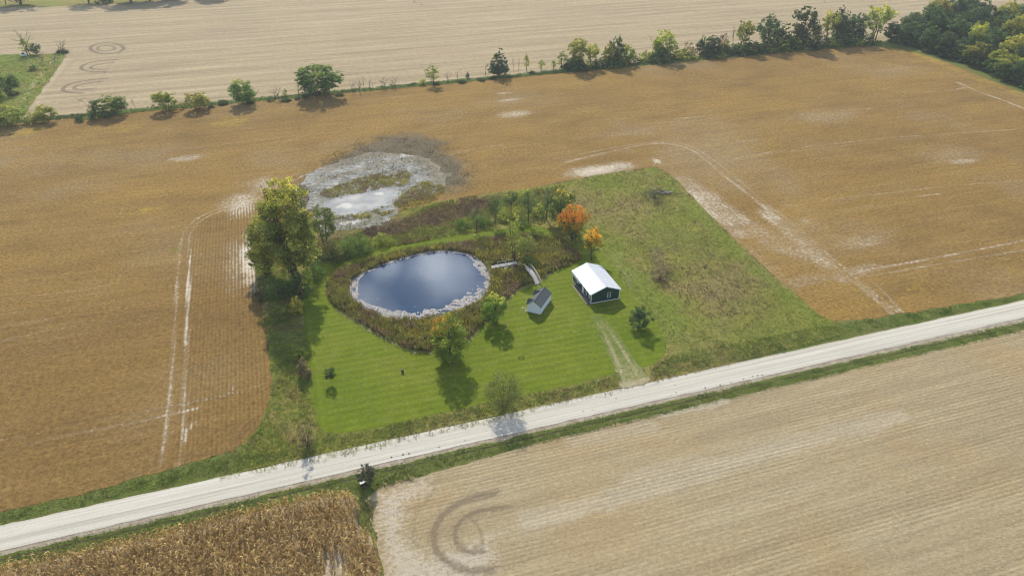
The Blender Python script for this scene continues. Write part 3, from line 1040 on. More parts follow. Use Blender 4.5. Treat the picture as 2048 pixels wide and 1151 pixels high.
def south_attrs(x, y):
    z = np.zeros_like(x)
    track, white, pale = z.copy(), z.copy(), z.copy()
    W = PL((735, 985), (860, 940), (880, 985), (830, 1010), (820, 1060), (860, 1100), (990, 1060), (1010, 1120), (960, 1200), (760, 1200))
    d = nearest(W, x, y)[0]
    ins = inside(W, x, y)
    white = np.where(ins, 0.5 + 0.25 * np.clip(d / 3, 0, 1), 0.5 * (1 - sstep(0, 2.5, d)))
    arcs = [([(992, 985), (935, 997), (890, 1022), (868, 1055), (866, 1090), (890, 1122), (935, 1143), (985, 1138)], 0.85),
            ([(1015, 1014), (960, 1018), (925, 1035), (909, 1060), (911, 1085), (930, 1104), (965, 1101)], 0.8),
            ([(870, 960), (868, 990), (838, 1010), (826, 1050), (828, 1090)], 0.5)]
    trk = []
    for pts, a in arcs:
        c = np.mean(pts, 0)
        for k, f in enumerate((0.93, 1.0, 1.07)):
            trk.append(([tuple(c + (np.array(p) - c) * f) for p in pts], 0.3, a * (0.85 if k != 1 else 1)))
        trk.append((pts, 1.3, a * 0.45))
    trk += [([(935, 1030), (958, 1050), (966, 1080), (965, 1101)], 0.4, 0.6), ([(780, 1030), (830, 1012), (900, 985), (990, 982)], 0.3, 0.45), ([(800, 1060), (850, 1038), (920, 1012)], 0.3, 0.4),
            ([(985, 1138), (1030, 1130), (1080, 1110)], 0.4, 0.4), ([(1015, 1014), (1100, 1008)], 0.3, 0.4), ([(992, 985), (1080, 975)], 0.3, 0.4)]
    for pts, w, a in trk:
        np.maximum(track, a * (1 - sstep(w * .5, w * 1.5, dist_line(smooth(PL(*pts)), x, y))), out=track)
    for pts, w, a in (([(1060, 1040), (1200, 1005), (1340, 965), (1600, 880), (1800, 830)], 2.2, 0.6), ([(1150, 880), (1300, 850)], 2.0, 0.5),
                      ([(1250, 960), (1400, 920)], 1.5, 0.5), ([(1320, 832), (1450, 800)], 0.8, 0.9)):
        np.maximum(pale, a * (1 - sstep(w * .4, w * 1.6, dist_line(PL(*pts), x, y) + (vnoise(x, y, 3, 6, 3) - .5) * 2)), out=pale)
    return dict(track=track, white=white, pale=pale)


region('harvested_field', SOUTH, M['south'], 0.03, lines(-10, 330, 0.35, 2.2), lines(10, 89, 0.8, 0.33), 0.35, 2.0, south_attrs, seed=71)

CORN = np.vstack([PLZ(1.9, (0, 1122), (160, 1090), (330, 1050), (520, 1003), (640, 978), (700, 975), (712, 990), (714, 1050), (738, 1055), (750, 1085), (770, 1170)), [(2, 62), (-95, 62), (-95, 86)]])
region('corn_ground', CORN, M['cornsoil'], 0.03, lines(-96, 8, 0.9), lines(60, 90, 0.6), 0.2, 2.0, seed=72)

# stubble north of the hedge
NORTH = np.array([(-420, 306), (-95, 305.0), (300, 304.8), (330, 318), (420, 330), (620, 460), (900, 1300), (-420, 1300)], float)
NW = PL((0, 110), (122, 108), (133, 112), (60, 215), (45, 240), (-30, 262), (-200, 250), (-200, 108))


def north_attrs(x, y):
    z = np.zeros_like(x)
    track, pale = z.copy(), z.copy()

    def line(pts, w, a, t=track, cl=False):
        p = smooth(PL(*pts))
        if cl:
            p = smooth_closed(PL(*pts), 2)
            p = np.vstack([p, p[:1]])
        np.maximum(t, a * (1 - sstep(w * .4, w * 1.4, dist_line(p, x, y))), out=t)

    def ell(cx, cy_, rx, ry, w, a, t0=0, t1=360):
        line([(cx + rx * math.cos(math.radians(t)), cy_ - ry * math.sin(math.radians(t))) for t in np.linspace(t0, t1, 14)], w, a)
    ell(214, 97, 34, 11, 1.0, 0.9)
    ell(212, 97, 18, 5.5, 0.9, 0.7)
    line([(130, 96), (165, 97), (200, 86), (240, 80), (280, 78)], 0.8, 0.4)
    line([(235, 119), (195, 122), (168, 129), (160, 137), (172, 143), (210, 144)], 0.9, 0.85)
    line([(228, 125), (195, 129), (180, 134), (183, 139), (212, 139)], 0.8, 0.85)
    line([(215, 157), (170, 161), (138, 168), (123, 178), (132, 185), (165, 187)], 0.9, 0.85)
    line([(205, 163), (170, 167), (145, 174), (152, 180), (185, 178)], 0.8, 0.8)
    line([(215, 158), (400, 146), (700, 128)], 0.7, 0.35)
    line([(235, 119), (430, 104)], 0.7, 0.3)
    line([(120, 208), (160, 206), (160, 196), (190, 200)], 0.7, 0.5)
    line([(60, 215), (100, 175), (140, 130), (160, 110)], 0.8, 0.3)
    line([(180, 190), (200, 160), (225, 125), (240, 105)], 0.7, 0.3)
    line([(825, 2), (845, 12), (880, 18)], 0.9, 0.6)
    line([(1648, 0), (1650, 6)], 1.0, 0.6)
    line([(60, 215), (130, 118)], 3.0, 0.5, pale)
    return dict(track=track, pale=pale)


region('north_field', NORTH, M['north'], 0.03, np.concatenate([lines(-420, -126, 3), lines(-122, 20, 0.7), lines(21, 620, 2.2)]), lines(303, 600, 0.7, 3.4), 0.5, 4.0, north_attrs, seed=81)
region('corner_meadow', NW, M['meadow'], 0.06, lines(-230, -88, 1.2), lines(298, 440, 1.2), 0.9, 4.0,
       lambda x, y: dict(lush=0.75 * sstep(-95, -120, x) * (0.5 + vnoise(x, y, 14, 4)), brown=0.3 * vnoise(x, y, 9, 3), dirt=0 * x), seed=82)
region('grass_path', PL((112, 118), (106, 118), (72, 155), (55, 178), (40, 205), (47, 205), (66, 178), (82, 155)), M['path'], 0.08, lines(-120, -80, 0.5), lines(300, 410, 0.7), 0.35, 2, seed=83)
region('far_grass', np.vstack([PL((-20, 17), (120, 13), (230, 8), (320, 2), (320, -16)), PL((-20, -14))]), M['meadow'], 0.06, lines(-170, -40, 1.5), lines(480, 680, 3.0), 1.2, 6,
       lambda x, y: dict(lush=0.5 * vnoise(x, y, 14, 4), brown=0 * x, dirt=0.4 * vnoise(x, y, 20, 8)), seed=84)

# flooded corner of the bean field
FLOOD = smooth_closed(PL((604, 356), (645, 336), (695, 317), (745, 306), (795, 303), (835, 312), (868, 326), (892, 344), (900, 362), (880, 380), (850, 392), (825, 400),
                         (800, 415), (800, 428), (780, 444), (730, 456), (690, 466), (650, 468), (628, 452), (620, 425), (618, 395), (608, 372)), 1)
ISLE1 = smooth_closed(PL((636, 392), (650, 380), (700, 362), (740, 350), (790, 342), (820, 343), (824, 356), (812, 370), (770, 374), (740, 385), (690, 390), (660, 398)), 1)
ISLE2 = smooth_closed(PL((790, 398), (820, 380), (850, 362), (885, 366), (890, 385), (870, 402), (830, 412), (800, 425), (740, 436), (690, 440), (660, 436), (700, 430), (760, 418)), 1)
POOL = smooth_closed(PL((655, 402), (700, 393), (745, 381), (790, 383), (798, 396), (765, 411), (725, 425), (680, 429), (655, 420)), 1)


def flood_attrs(x, y):
    op = inside(POOL, x, y) * 1.0
    d = nearest(POOL, x, y)[0]
    op = np.maximum(op, 1 - sstep(0, 1.5, d))
    f = 0 * x
    for c, rx, ry in (((690, 412), 22, 8), ((760, 388), 14, 5), ((820, 310), 40, 5), ((705, 372), 8, 3), ((700, 445), 30, 5), ((780, 440), 20, 4)):
        p = P(*c)
        ex, ey = abs((P(c[0] + rx, c[1]) - p)[0]), abs((P(c[0], c[1] - ry) - p)[1])
        f = np.maximum(f, (1 - sstep(0.3, 1.2, np.hypot((x - p[0]) / ex, (y - p[1]) / ey) + (vnoise(x, y, 1.5, 3, 2) - .5))) * 0.9)
    px_, py_, _ = proj(x, y, 0.1)
    d = nearest(FLOOD, x, y)[0]
    mud = 0.95 * (1 - sstep(0.5, 7, d)) * sstep(600, 720, px_) * sstep(420, 380, py_) + 0.42
    mud = np.maximum(mud, 0.9 * sstep(810, 880, px_))
    mud = np.maximum(mud, 0.6 * sstep(425, 440, py_))
    for pts, w_ in (([(640, 362), (700, 345), (760, 332)], 2.0), ([(760, 325), (830, 325), (880, 345)], 1.6), ([(700, 440), (800, 420)], 1.5)):
        mud = np.maximum(mud, 0.8 * (1 - sstep(w_ * .4, w_ * 1.6, dist_line(PL(*pts), x, y))))
    return dict(open=op, foam=f, mud=np.clip(mud - op, 0, 1))


region('flood_water', FLOOD, M['flood'], 0.10, lines(-4, 64, 0.4), lines(174, 244, 0.5), 2.6, 3.5, flood_attrs, seed=91)


# ------------------------------------------------------------------ vegetation that nobody could count
def scatter(poly, dens, seed, keep=None, hole=None):
    rs = np.random.RandomState(seed)
    lo, hi = poly.min(0), poly.max(0)
    n = int((hi - lo).prod() * dens)
    x, y = rs.uniform(lo[0], hi[0], n), rs.uniform(lo[1], hi[1], n)
    m = inside(poly, x, y)
    if hole is not None:
        for h in (hole if isinstance(hole, list) else [hole]):
            m &= ~inside(h, x, y)
    x, y = x[m], y[m]
    if keep is not None:
        m = rs.rand(len(x)) < keep(x, y)
        x, y = x[m], y[m]
    return x, y


def tufts(name, x, y, h, hv, w, nb, palette, seed, z=0.08, lean=0.35, pscale=4.0, mat=None, bend=True, pal_fn=None, spread=0.25):
    """clumps of nb blades each; palette = list of plant colours picked by a drifting noise"""
    rs = np.random.RandomState(seed)
    n = len(x)
    pal = np.array(palette, float)
    v = vnoise(x, y, pscale, seed, 3)
    v = np.clip((v - 0.5) * 1.9 + 0.5 + rs.normal(0, 0.16, n), 0, 0.999)
    if pal_fn is not None:
        v = np.clip(pal_fn(x, y, v), 0, 0.999)
    fi = v * (len(pal) - 1)
    i0 = fi.astype(int)
    i1 = np.minimum(i0 + 1, len(pal) - 1)
    fr = (fi - i0)[:, None]
    base = (pal[i0] * (1 - fr) + pal[i1] * fr) * (1 + rs.normal(0, 0.18, (n, 1))).clip(0.5, 1.6)
    hh = (h * (1 + hv * (vnoise(x, y, 2.5, seed + 5, 2) * 2 - 1)) * rs.uniform(0.7, 1.2, n))
    N = n * nb
    X = np.repeat(x, nb) + rs.normal(0, spread, N)
    Y = np.repeat(y, nb) + rs.normal(0, spread, N)
    H = np.repeat(hh, nb) * rs.uniform(0.55, 1.1, N)
    A = rs.uniform(0, 2 * math.pi, N)
    L = lean * rs.uniform(0.2, 1.4, N) * H
    B = rs.uniform(0, 2 * math.pi, N)
    ww = w * rs.uniform(0.6, 1.3, N) * 0.5
    dx, dy = np.cos(A) * ww, np.sin(A) * ww
    tx, ty = X + np.cos(B) * L, Y + np.sin(B) * L
    c = np.repeat(base, nb, 0) * rs.uniform(0.8, 1.2, (N, 1))
    zz = np.full(N, z)
    if bend:      # a broad leaf: a quad that leans over
        mx_, my_ = X + np.cos(B) * L * 0.35, Y + np.sin(B) * L * 0.35
        V = np.stack([np.stack([X, Y, zz], 1), np.stack([mx_ + dx, my_ + dy, zz + H * 0.6], 1), np.stack([tx, ty, zz + H], 1),
                      np.stack([mx_ - dx, my_ - dy, zz + H * 0.6], 1)], 1)
        k = 4
    else:
        V = np.stack([np.stack([X - dx, Y - dy, zz], 1), np.stack([X + dx, Y + dy, zz], 1), np.stack([tx, ty, zz + H], 1)], 1)
        k = 3
    F = np.arange(N * k).reshape(N, k)
    me = mesh_np(name, V.reshape(-1, 3), F, mat or M['veg'], cols=np.repeat(c, k, 0))
    return tag(link(name, me), kind='stuff')


G_DARK, G_MID, G_LIT, G_YEL = (0.075, 0.11, 0.025), (0.12, 0.16, 0.035), (0.17, 0.21, 0.045), (0.25, 0.245, 0.05)
OLIVE, BROWN, PINKB, STRAW, GOLD = (0.16, 0.15, 0.045), (0.13, 0.085, 0.045), (0.18, 0.135, 0.09), (0.36, 0.30, 0.17), (0.23, 0.185, 0.04)

POND_IN = POND
dkeep = lambda x, y: np.where(nearest(POND, x, y)[0] < 0.5, 0.9, 1.0)
CREEK = PL((1042, 585), (1052, 560), (1062, 545), (1078, 548), (1085, 560), (1074, 568), (1058, 578))
x, y = scatter(BANK, 7.5, 1, hole=[POND, PL((980, 545), (982, 530), (1045, 520), (1045, 535)), PL((1040, 528), (1055, 524), (1090, 568), (1072, 574))])
# cattails and goldenrod round the water, browner towards the lawn


def bank_pal(x, y, v):
    d = nearest(BANK, x, y)[0]
    return v * np.clip(0.35 + d / 2.5, 0, 1) + 0.05


tufts('pond_bank_plants', x, y, 1.15, 0.45, 0.17, 7, [PINKB, (0.17, 0.12, 0.06), OLIVE, (0.13, 0.14, 0.035), (0.19, 0.17, 0.05), (0.21, 0.2, 0.05), GOLD], 2, 0.1, 0.3, 3.2, pal_fn=bank_pal)

STRIP_W = PL((506, 470), (560, 540), (603, 562), (607, 640), (612, 700), (618, 780), (628, 830), (644, 866), (620, 905), (540, 925), (470, 915), (522, 850), (540, 800), (546, 760), (531, 640), (517, 560))
x, y = scatter(STRIP_W, 7, 3)
tufts('weeds', x, y, 0.36, 0.7, 0.17, 5, [(0.19, 0.14, 0.07), OLIVE, G_MID, (0.16, 0.19, 0.05), G_LIT, G_LIT, G_YEL, PINKB], 4, 0.06, 0.45, 3.5)
STRIP_N = PL((503, 450), (640, 480), (690, 474), (740, 458), (805, 440), (860, 408), (960, 390), (1080, 373), (1150, 362), (1140, 400), (1100, 440), (1090, 455), (1000, 458), (880, 475), (720, 507), (610, 533), (520, 520))
x, y = scatter(STRIP_N, 5.5, 5, keep=lambda x, y: sstep(0, 5, nearest(STRIP_N, x, y)[0] + 4 * (x < 50)))


def north_pal(x, y, v):
    d = dist_line(PL((750, 462), (820, 448), (880, 432), (950, 412)), x, y)
    return v * (0.3 + 0.5 * sstep(2, 7, d)) + 0.25 * sstep(2, 7, d)


tufts('weeds', x, y, 0.55, 0.6, 0.2, 6, [(0.10, 0.075, 0.05), (0.15, 0.105, 0.06), OLIVE, (0.13, 0.15, 0.04), G_LIT, G_YEL], 6, 0.06, 0.4, 5, pal_fn=north_pal)

# rough meadow east of the lawn
x, y = scatter(MEADOW, 4.2, 7, hole=[LAWN, BANK, STRIP_W, STRIP_N, DRIVE], keep=lambda x, y: 0.35 + 0.65 * vnoise(x, y, 2.2, 12, 3))


def mea_pal(x, y, v):
    a = mea_attrs(x, y)
    return np.clip(v * 0.8 + 0.1 + 0.35 * a['lush'] - 0.5 * a['brown'], 0, 1)


tufts('meadow_grass', x, y, 0.34, 0.4, 0.16, 4, [(0.12, 0.09, 0.06), (0.17, 0.14, 0.075), (0.15, 0.155, 0.05), (0.19, 0.195, 0.06), (0.17, 0.205, 0.045), (0.24, 0.25, 0.06)], 8, 0.06, 0.9, 6, pal_fn=mea_pal)

# roadside verges
VN = np.vstack([[(-130, 95.6)], PL((640, 905), (1235, 778)), PL((1235, 748), (1180, 764), (1100, 782), (985, 804), (900, 824), (800, 847), (720, 864), (642, 868), (600, 905), (440, 909), (330, 944), (160, 989), (0, 1026)), [(-130, 97.8)]])
VN2 = np.vstack([PL((1305, 764), (1305, 735), (1340, 712), (1500, 680), (1672, 646), (1760, 636), (1900, 614), (2048, 590)), [(300, 99.4), (300, 95.6)]])
GREENS = [G_DARK, G_MID, (0.13, 0.17, 0.05), G_LIT, (0.19, 0.22, 0.07)]
for k, poly in enumerate((VN, VN2)):
    x, y = scatter(poly, 8, 20 + k, keep=lambda x, y: np.where(y < 96.25 + 0.3 * np.clip((x + 130) / 190, 0, 1), 0.0, 1.0))
    tufts('verge_grass', x, y, 0.26, 0.6, 0.15, 5, GREENS, 22 + k, 0.02, 0.7, 2.5)
VS = np.array([(-130, 86.4), (0, 86.6), (6, 85.0), (16, 86.8), (150, 86.6), (300, 86.2), (300, 88.7), (60, 89.8), (-130, 89.4)], float)
x, y = scatter(VS, 12, 26, keep=lambda x, y: np.where(np.abs(y - 88.6 - 0.2 * np.sin(x * .1)) < 0.22, 0.15, 1))
tufts('verge_grass', x, y, 0.2, 0.5, 0.14, 5, GREENS, 27, 0.02, 0.6, 2.5)
# corner weeds by the dark bush and between corn and stubble
x, y = scatter(PL((700, 975), (760, 950), (850, 940), (840, 955), (760, 972), (745, 985), (748, 1060), (725, 1058), (715, 1000)), 8, 28, keep=lambda x, y: vnoise(x, y, 1.2, 5, 2))
tufts('weeds', x, y, 0.5, 0.6, 0.16, 5, [BROWN, OLIVE, G_MID, STRAW, G_LIT], 29, 0.03, 0.5, 2)

# hedge bottom along the north side
HEDGE = np.array([(-140, 301.4), (292, 301.4), (300, 306), (-140, 305.4)], float)
x, y = scatter(HEDGE, 2.6, 30, keep=lambda x, y: 0.4 + 0.6 * vnoise(x, y, 6, 5, 2))
tufts('hedgerow_grass', x, y, 0.55, 0.7, 0.4, 6, [(0.06, 0.08, 0.03), (0.08, 0.12, 0.035), (0.11, 0.16, 0.045), (0.14, 0.18, 0.06)], 31, 0.02, 0.6, 7, spread=0.5)
x, y = scatter(NW, 0.8, 32)
tufts('meadow_grass', x, y, 0.5, 0.6, 0.4, 4, [OLIVE, G_LIT, (0.15, 0.22, 0.05), (0.2, 0.24, 0.07)], 33, 0.06, 0.8, 9, spread=0.5)

# beans still standing on islands in the flood, and thin drowned stalks in rows
for k, poly in enumerate((ISLE1, ISLE2)):
    x, y = scatter(poly, 5.5, 40 + k, keep=lambda x, y: sstep(0.28, 0.5, vnoise(x, y, 2.5, 15, 3)))
    tufts('drowned_beans', x, y, 0.45, 0.4, 0.22, 5, [(0.19, 0.13, 0.07), OLIVE, (0.22, 0.2, 0.05), (0.30, 0.25, 0.06)], 42 + k, 0.08, 0.5, 4)
RING = smooth_closed(PL((540, 400), (585, 345), (640, 305), (720, 270), (790, 258), (860, 266), (925, 295), (975, 335), (978, 372), (930, 400), (860, 408), (760, 432), (640, 470)), 1)
x, y = scatter(RING, 6.5, 44, hole=[POOL, MEADOW], keep=lambda x, y: (sstep(0.3, 0.6, vnoise(x, y, 4, 16, 3)) * 0.8 + 0.1) * sstep(0, 8, nearest(RING, x, y)[0]))
u = np.round(y / 0.86) * 0.86 + np.random.RandomState(3).normal(0, 0.10, len(y))
tufts('drowned_stalks', x, u, 0.38, 0.3, 0.06, 4, [(0.05, 0.04, 0.025), (0.09, 0.075, 0.045), (0.13, 0.11, 0.06), (0.13, 0.125, 0.05), (0.22, 0.19, 0.13)], 45, 0.08, 0.45, 3, bend=False, spread=0.12)

# standing dry corn
def corn():
    rs = np.random.RandomState(60)
    xs = np.arange(-88, 8, 0.76)
    ys = np.arange(64, 88, 0.21)
    X, Y = np.meshgrid(xs, ys)
    X, Y = X.ravel(), Y.ravel()
    # east-west rows over most of it
    m = inside(CORN, X, Y)
    gap = PLZ(0.6, (650, 1102), (692, 1098), (700, 1175), (652, 1175))
    m &= ~(inside(gap, X, Y) & ((rs.rand(len(X)) < 0.6) | (np.round(X / 0.76).astype(int) % 2 == 0)))
    m &= rs.rand(len(X)) < 0.93
    # only where the camera side could see it
    d = nearest(CORN, X, Y)[0]
    X, Y, d = X[m], Y[m], d[m]
    qx, qy, _ = proj(X, Y, 0.0)
    m = (qy < 1300) & (qx > -200)
    X, Y, d = X[m], Y[m], d[m]
    X = X + rs.normal(0, 0.1, len(X))
    n = len(X)
    H = 2.15 * rs.uniform(0.75, 1.12, n)
    base = np.array([(0.30, 0.205, 0.08), (0.37, 0.265, 0.10), (0.23, 0.15, 0.055), (0.44, 0.33, 0.15)])
    bc = base[rs.randint(0, 4, n)] * rs.uniform(0.8, 1.2, (n, 1))
    V, F, C = [], [], []
    # stalk: a thin triangle pair; leaves: arching two-quad strips drooping out and down
    nl = 6
    zz = 0.04
    ang = rs.uniform(0, 2 * math.pi, n)
    dx, dy = np.cos(ang) * 0.03, np.sin(ang) * 0.03
    o = np.zeros(n) + zz
    V.append(np.stack([np.stack([X - dx, Y - dy, o], 1), np.stack([X + dx, Y + dy, o], 1), np.stack([X + dx * .3, Y + dy * .3, H], 1), np.stack([X - dx * .3, Y - dy * .3, H], 1)], 1))
    C.append(np.repeat(bc * 0.85, 4, 0))
    for k in range(nl):
        a = rs.uniform(0, 2 * math.pi, n)
        z0 = H * rs.uniform(0.35, 0.98, n)
        L = rs.uniform(0.35, 0.7, n)
        up = rs.uniform(0.0, 0.35, n)
        ca, sa = np.cos(a), np.sin(a)
        w = 0.055 * rs.uniform(0.7, 1.5, n)
        wx, wy = -sa * w, ca * w
        p0 = np.stack([X, Y, z0], 1)
        p1 = np.stack([X + ca * L * .5, Y + sa * L * .5, z0 + up * .5], 1)
        p2 = np.stack([X + ca * L, Y + sa * L, z0 - rs.uniform(0.1, 0.55, n)], 1)
        W = np.stack([wx, wy, w * rs.uniform(-.8, .8, n)], 1)
        V.append(np.stack([p0 - W * .4, p0 + W * .4, p1 + W, p1 - W], 1))
        V.append(np.stack([p1 - W, p1 + W, p2 + W * .2, p2 - W * .2], 1))
        lc = bc * rs.uniform(0.6, 1.55, (n, 1))
        C.append(np.repeat(lc, 4, 0))
        C.append(np.repeat(lc, 4, 0))
    V = np.concatenate([v.reshape(-1, 3) for v in V])
    C = np.concatenate(C)
    F = np.arange(len(V)).reshape(-1, 4)
    tag(link('corn_crop', mesh_np('corn_crop', V, F, M['corn'], cols=C)), kind='stuff')


corn()


# lily leaves and mats floating round the pond margin
def lilies():
    rs = np.random.RandomState(70)
    x, y = scatter(POND, 62, 71)
    d = nearest(POND, x, y)[0]
    px, py, _ = proj(x, y, 0.12)
    # how far the mat reaches out from the bank: wide in the south and south-east, narrow in the north
    reach = 0.9 + 0 * x
    reach = reach + 2.0 * sstep(735, 700, px)
    reach = reach + 2.1 * sstep(590, 630, py)
    reach = reach + 7.0 * sstep(870, 960, px) * sstep(560, 600, py)
    reach = reach + 1.6 * sstep(930, 960, px) * sstep(580, 540, py)
    reach = reach * (0.1 + 1.9 * vnoise(x, y, 2.0, 72, 3))
    keep = rs.rand(len(x)) < np.where(d < reach, 0.92, 0.0) * np.where(vnoise(x, y, 1.0, 73, 2) > 0.36, 1, 0.1)
    hole = (np.hypot((px - 885) / 22, (py - 632) / 6) < 1)
    keep &= ~(hole & (rs.rand(len(x)) < 0.9))
    keep |= (rs.rand(len(x)) < 0.0006) & (d < 6)
    x, y = x[keep], y[keep]
    n = len(x)
    r = rs.uniform(0.06, 0.15, n)
    a0 = rs.uniform(0, 2 * math.pi, n)
    K = 6
    th = a0[:, None] + np.arange(K) / K * 2 * math.pi
    tilt = rs.normal(0, 0.22, (n, 1))
    zz = 0.14 + rs.uniform(0, 0.03, (n, 1)) + (np.cos(th - a0[:, None]) * r[:, None] * tilt)
    V = np.stack([x[:, None] + np.cos(th) * r[:, None] * rs.uniform(0.8, 1.1, (n, K)), y[:, None] + np.sin(th) * r[:, None] * rs.uniform(0.8, 1.1, (n, K)), zz], -1)
    base = np.array([(0.50, 0.47, 0.45), (0.60, 0.57, 0.53), (0.42, 0.36, 0.36), (0.34, 0.33, 0.22), (0.55, 0.50, 0.48)])
    c = base[rs.randint(0, 5, n)] * rs.uniform(0.75, 1.2, (n, 1))
    tag(link('lily_leaves', mesh_np('lily_leaves', V.reshape(-1, 3), np.arange(n * K).reshape(n, K), M['lily'], cols=np.repeat(c, K, 0))), kind='stuff')


lilies()


# ------------------------------------------------------------------ trees
def tubes(segs, sides=5):
    """segs: list of (p0, r0, p1, r1)"""
    V, F = [], []
    for p0, r0, p1, r1 in segs:
        p0, p1 = np.array(p0, float), np.array(p1, float)
        d = p1 - p0
        L = np.linalg.norm(d)
        if L < 1e-4:
            continue
        d /= L
        u = np.cross(d, (0.3, 0.9, 0.2))
        u /= np.linalg.norm(u)
        v = np.cross(d, u)
        b = len(V)
        for p, r in ((p0, r0), (p1, r1)):
            for k in range(sides):
                a = 2 * math.pi * k / sides
                V.append(p + (u * math.cos(a) + v * math.sin(a)) * r)
        for k in range(sides):
            F.append((b + k, b + (k + 1) % sides, b + sides + (k + 1) % sides, b + sides + k))
    return np.array(V), np.array(F)


def prof_round(t):
    return np.sqrt(np.clip(1 - (2 * (t - 0.5)) ** 2, 0.02, 1)) * (1.0 - 0.15 * t)


def prof_tall(t):
    return np.clip(np.sin(np.clip(t * 0.92 + 0.06, 0, 1) * math.pi) ** 0.6, 0.08, 1)


def prof_cone(t):
    return np.clip((1 - t) ** 0.75 * (0.55 + 0.45 * np.clip(t * 6, 0, 1)), 0.04, 1)


def prof_vase(t):
    return np.clip(0.35 + 0.75 * t, 0, 1) * np.sqrt(np.clip(1 - ((t - 0.55) / 0.47) ** 2 * (t > 0.55), 0.03, 1))


def prof_dome(t):
    return np.sqrt(np.clip(1 - t ** 2, 0.02, 1))


PROFS = dict(round=prof_round, tall=prof_tall, cone=prof_cone, vase=prof_vase, dome=prof_dome)


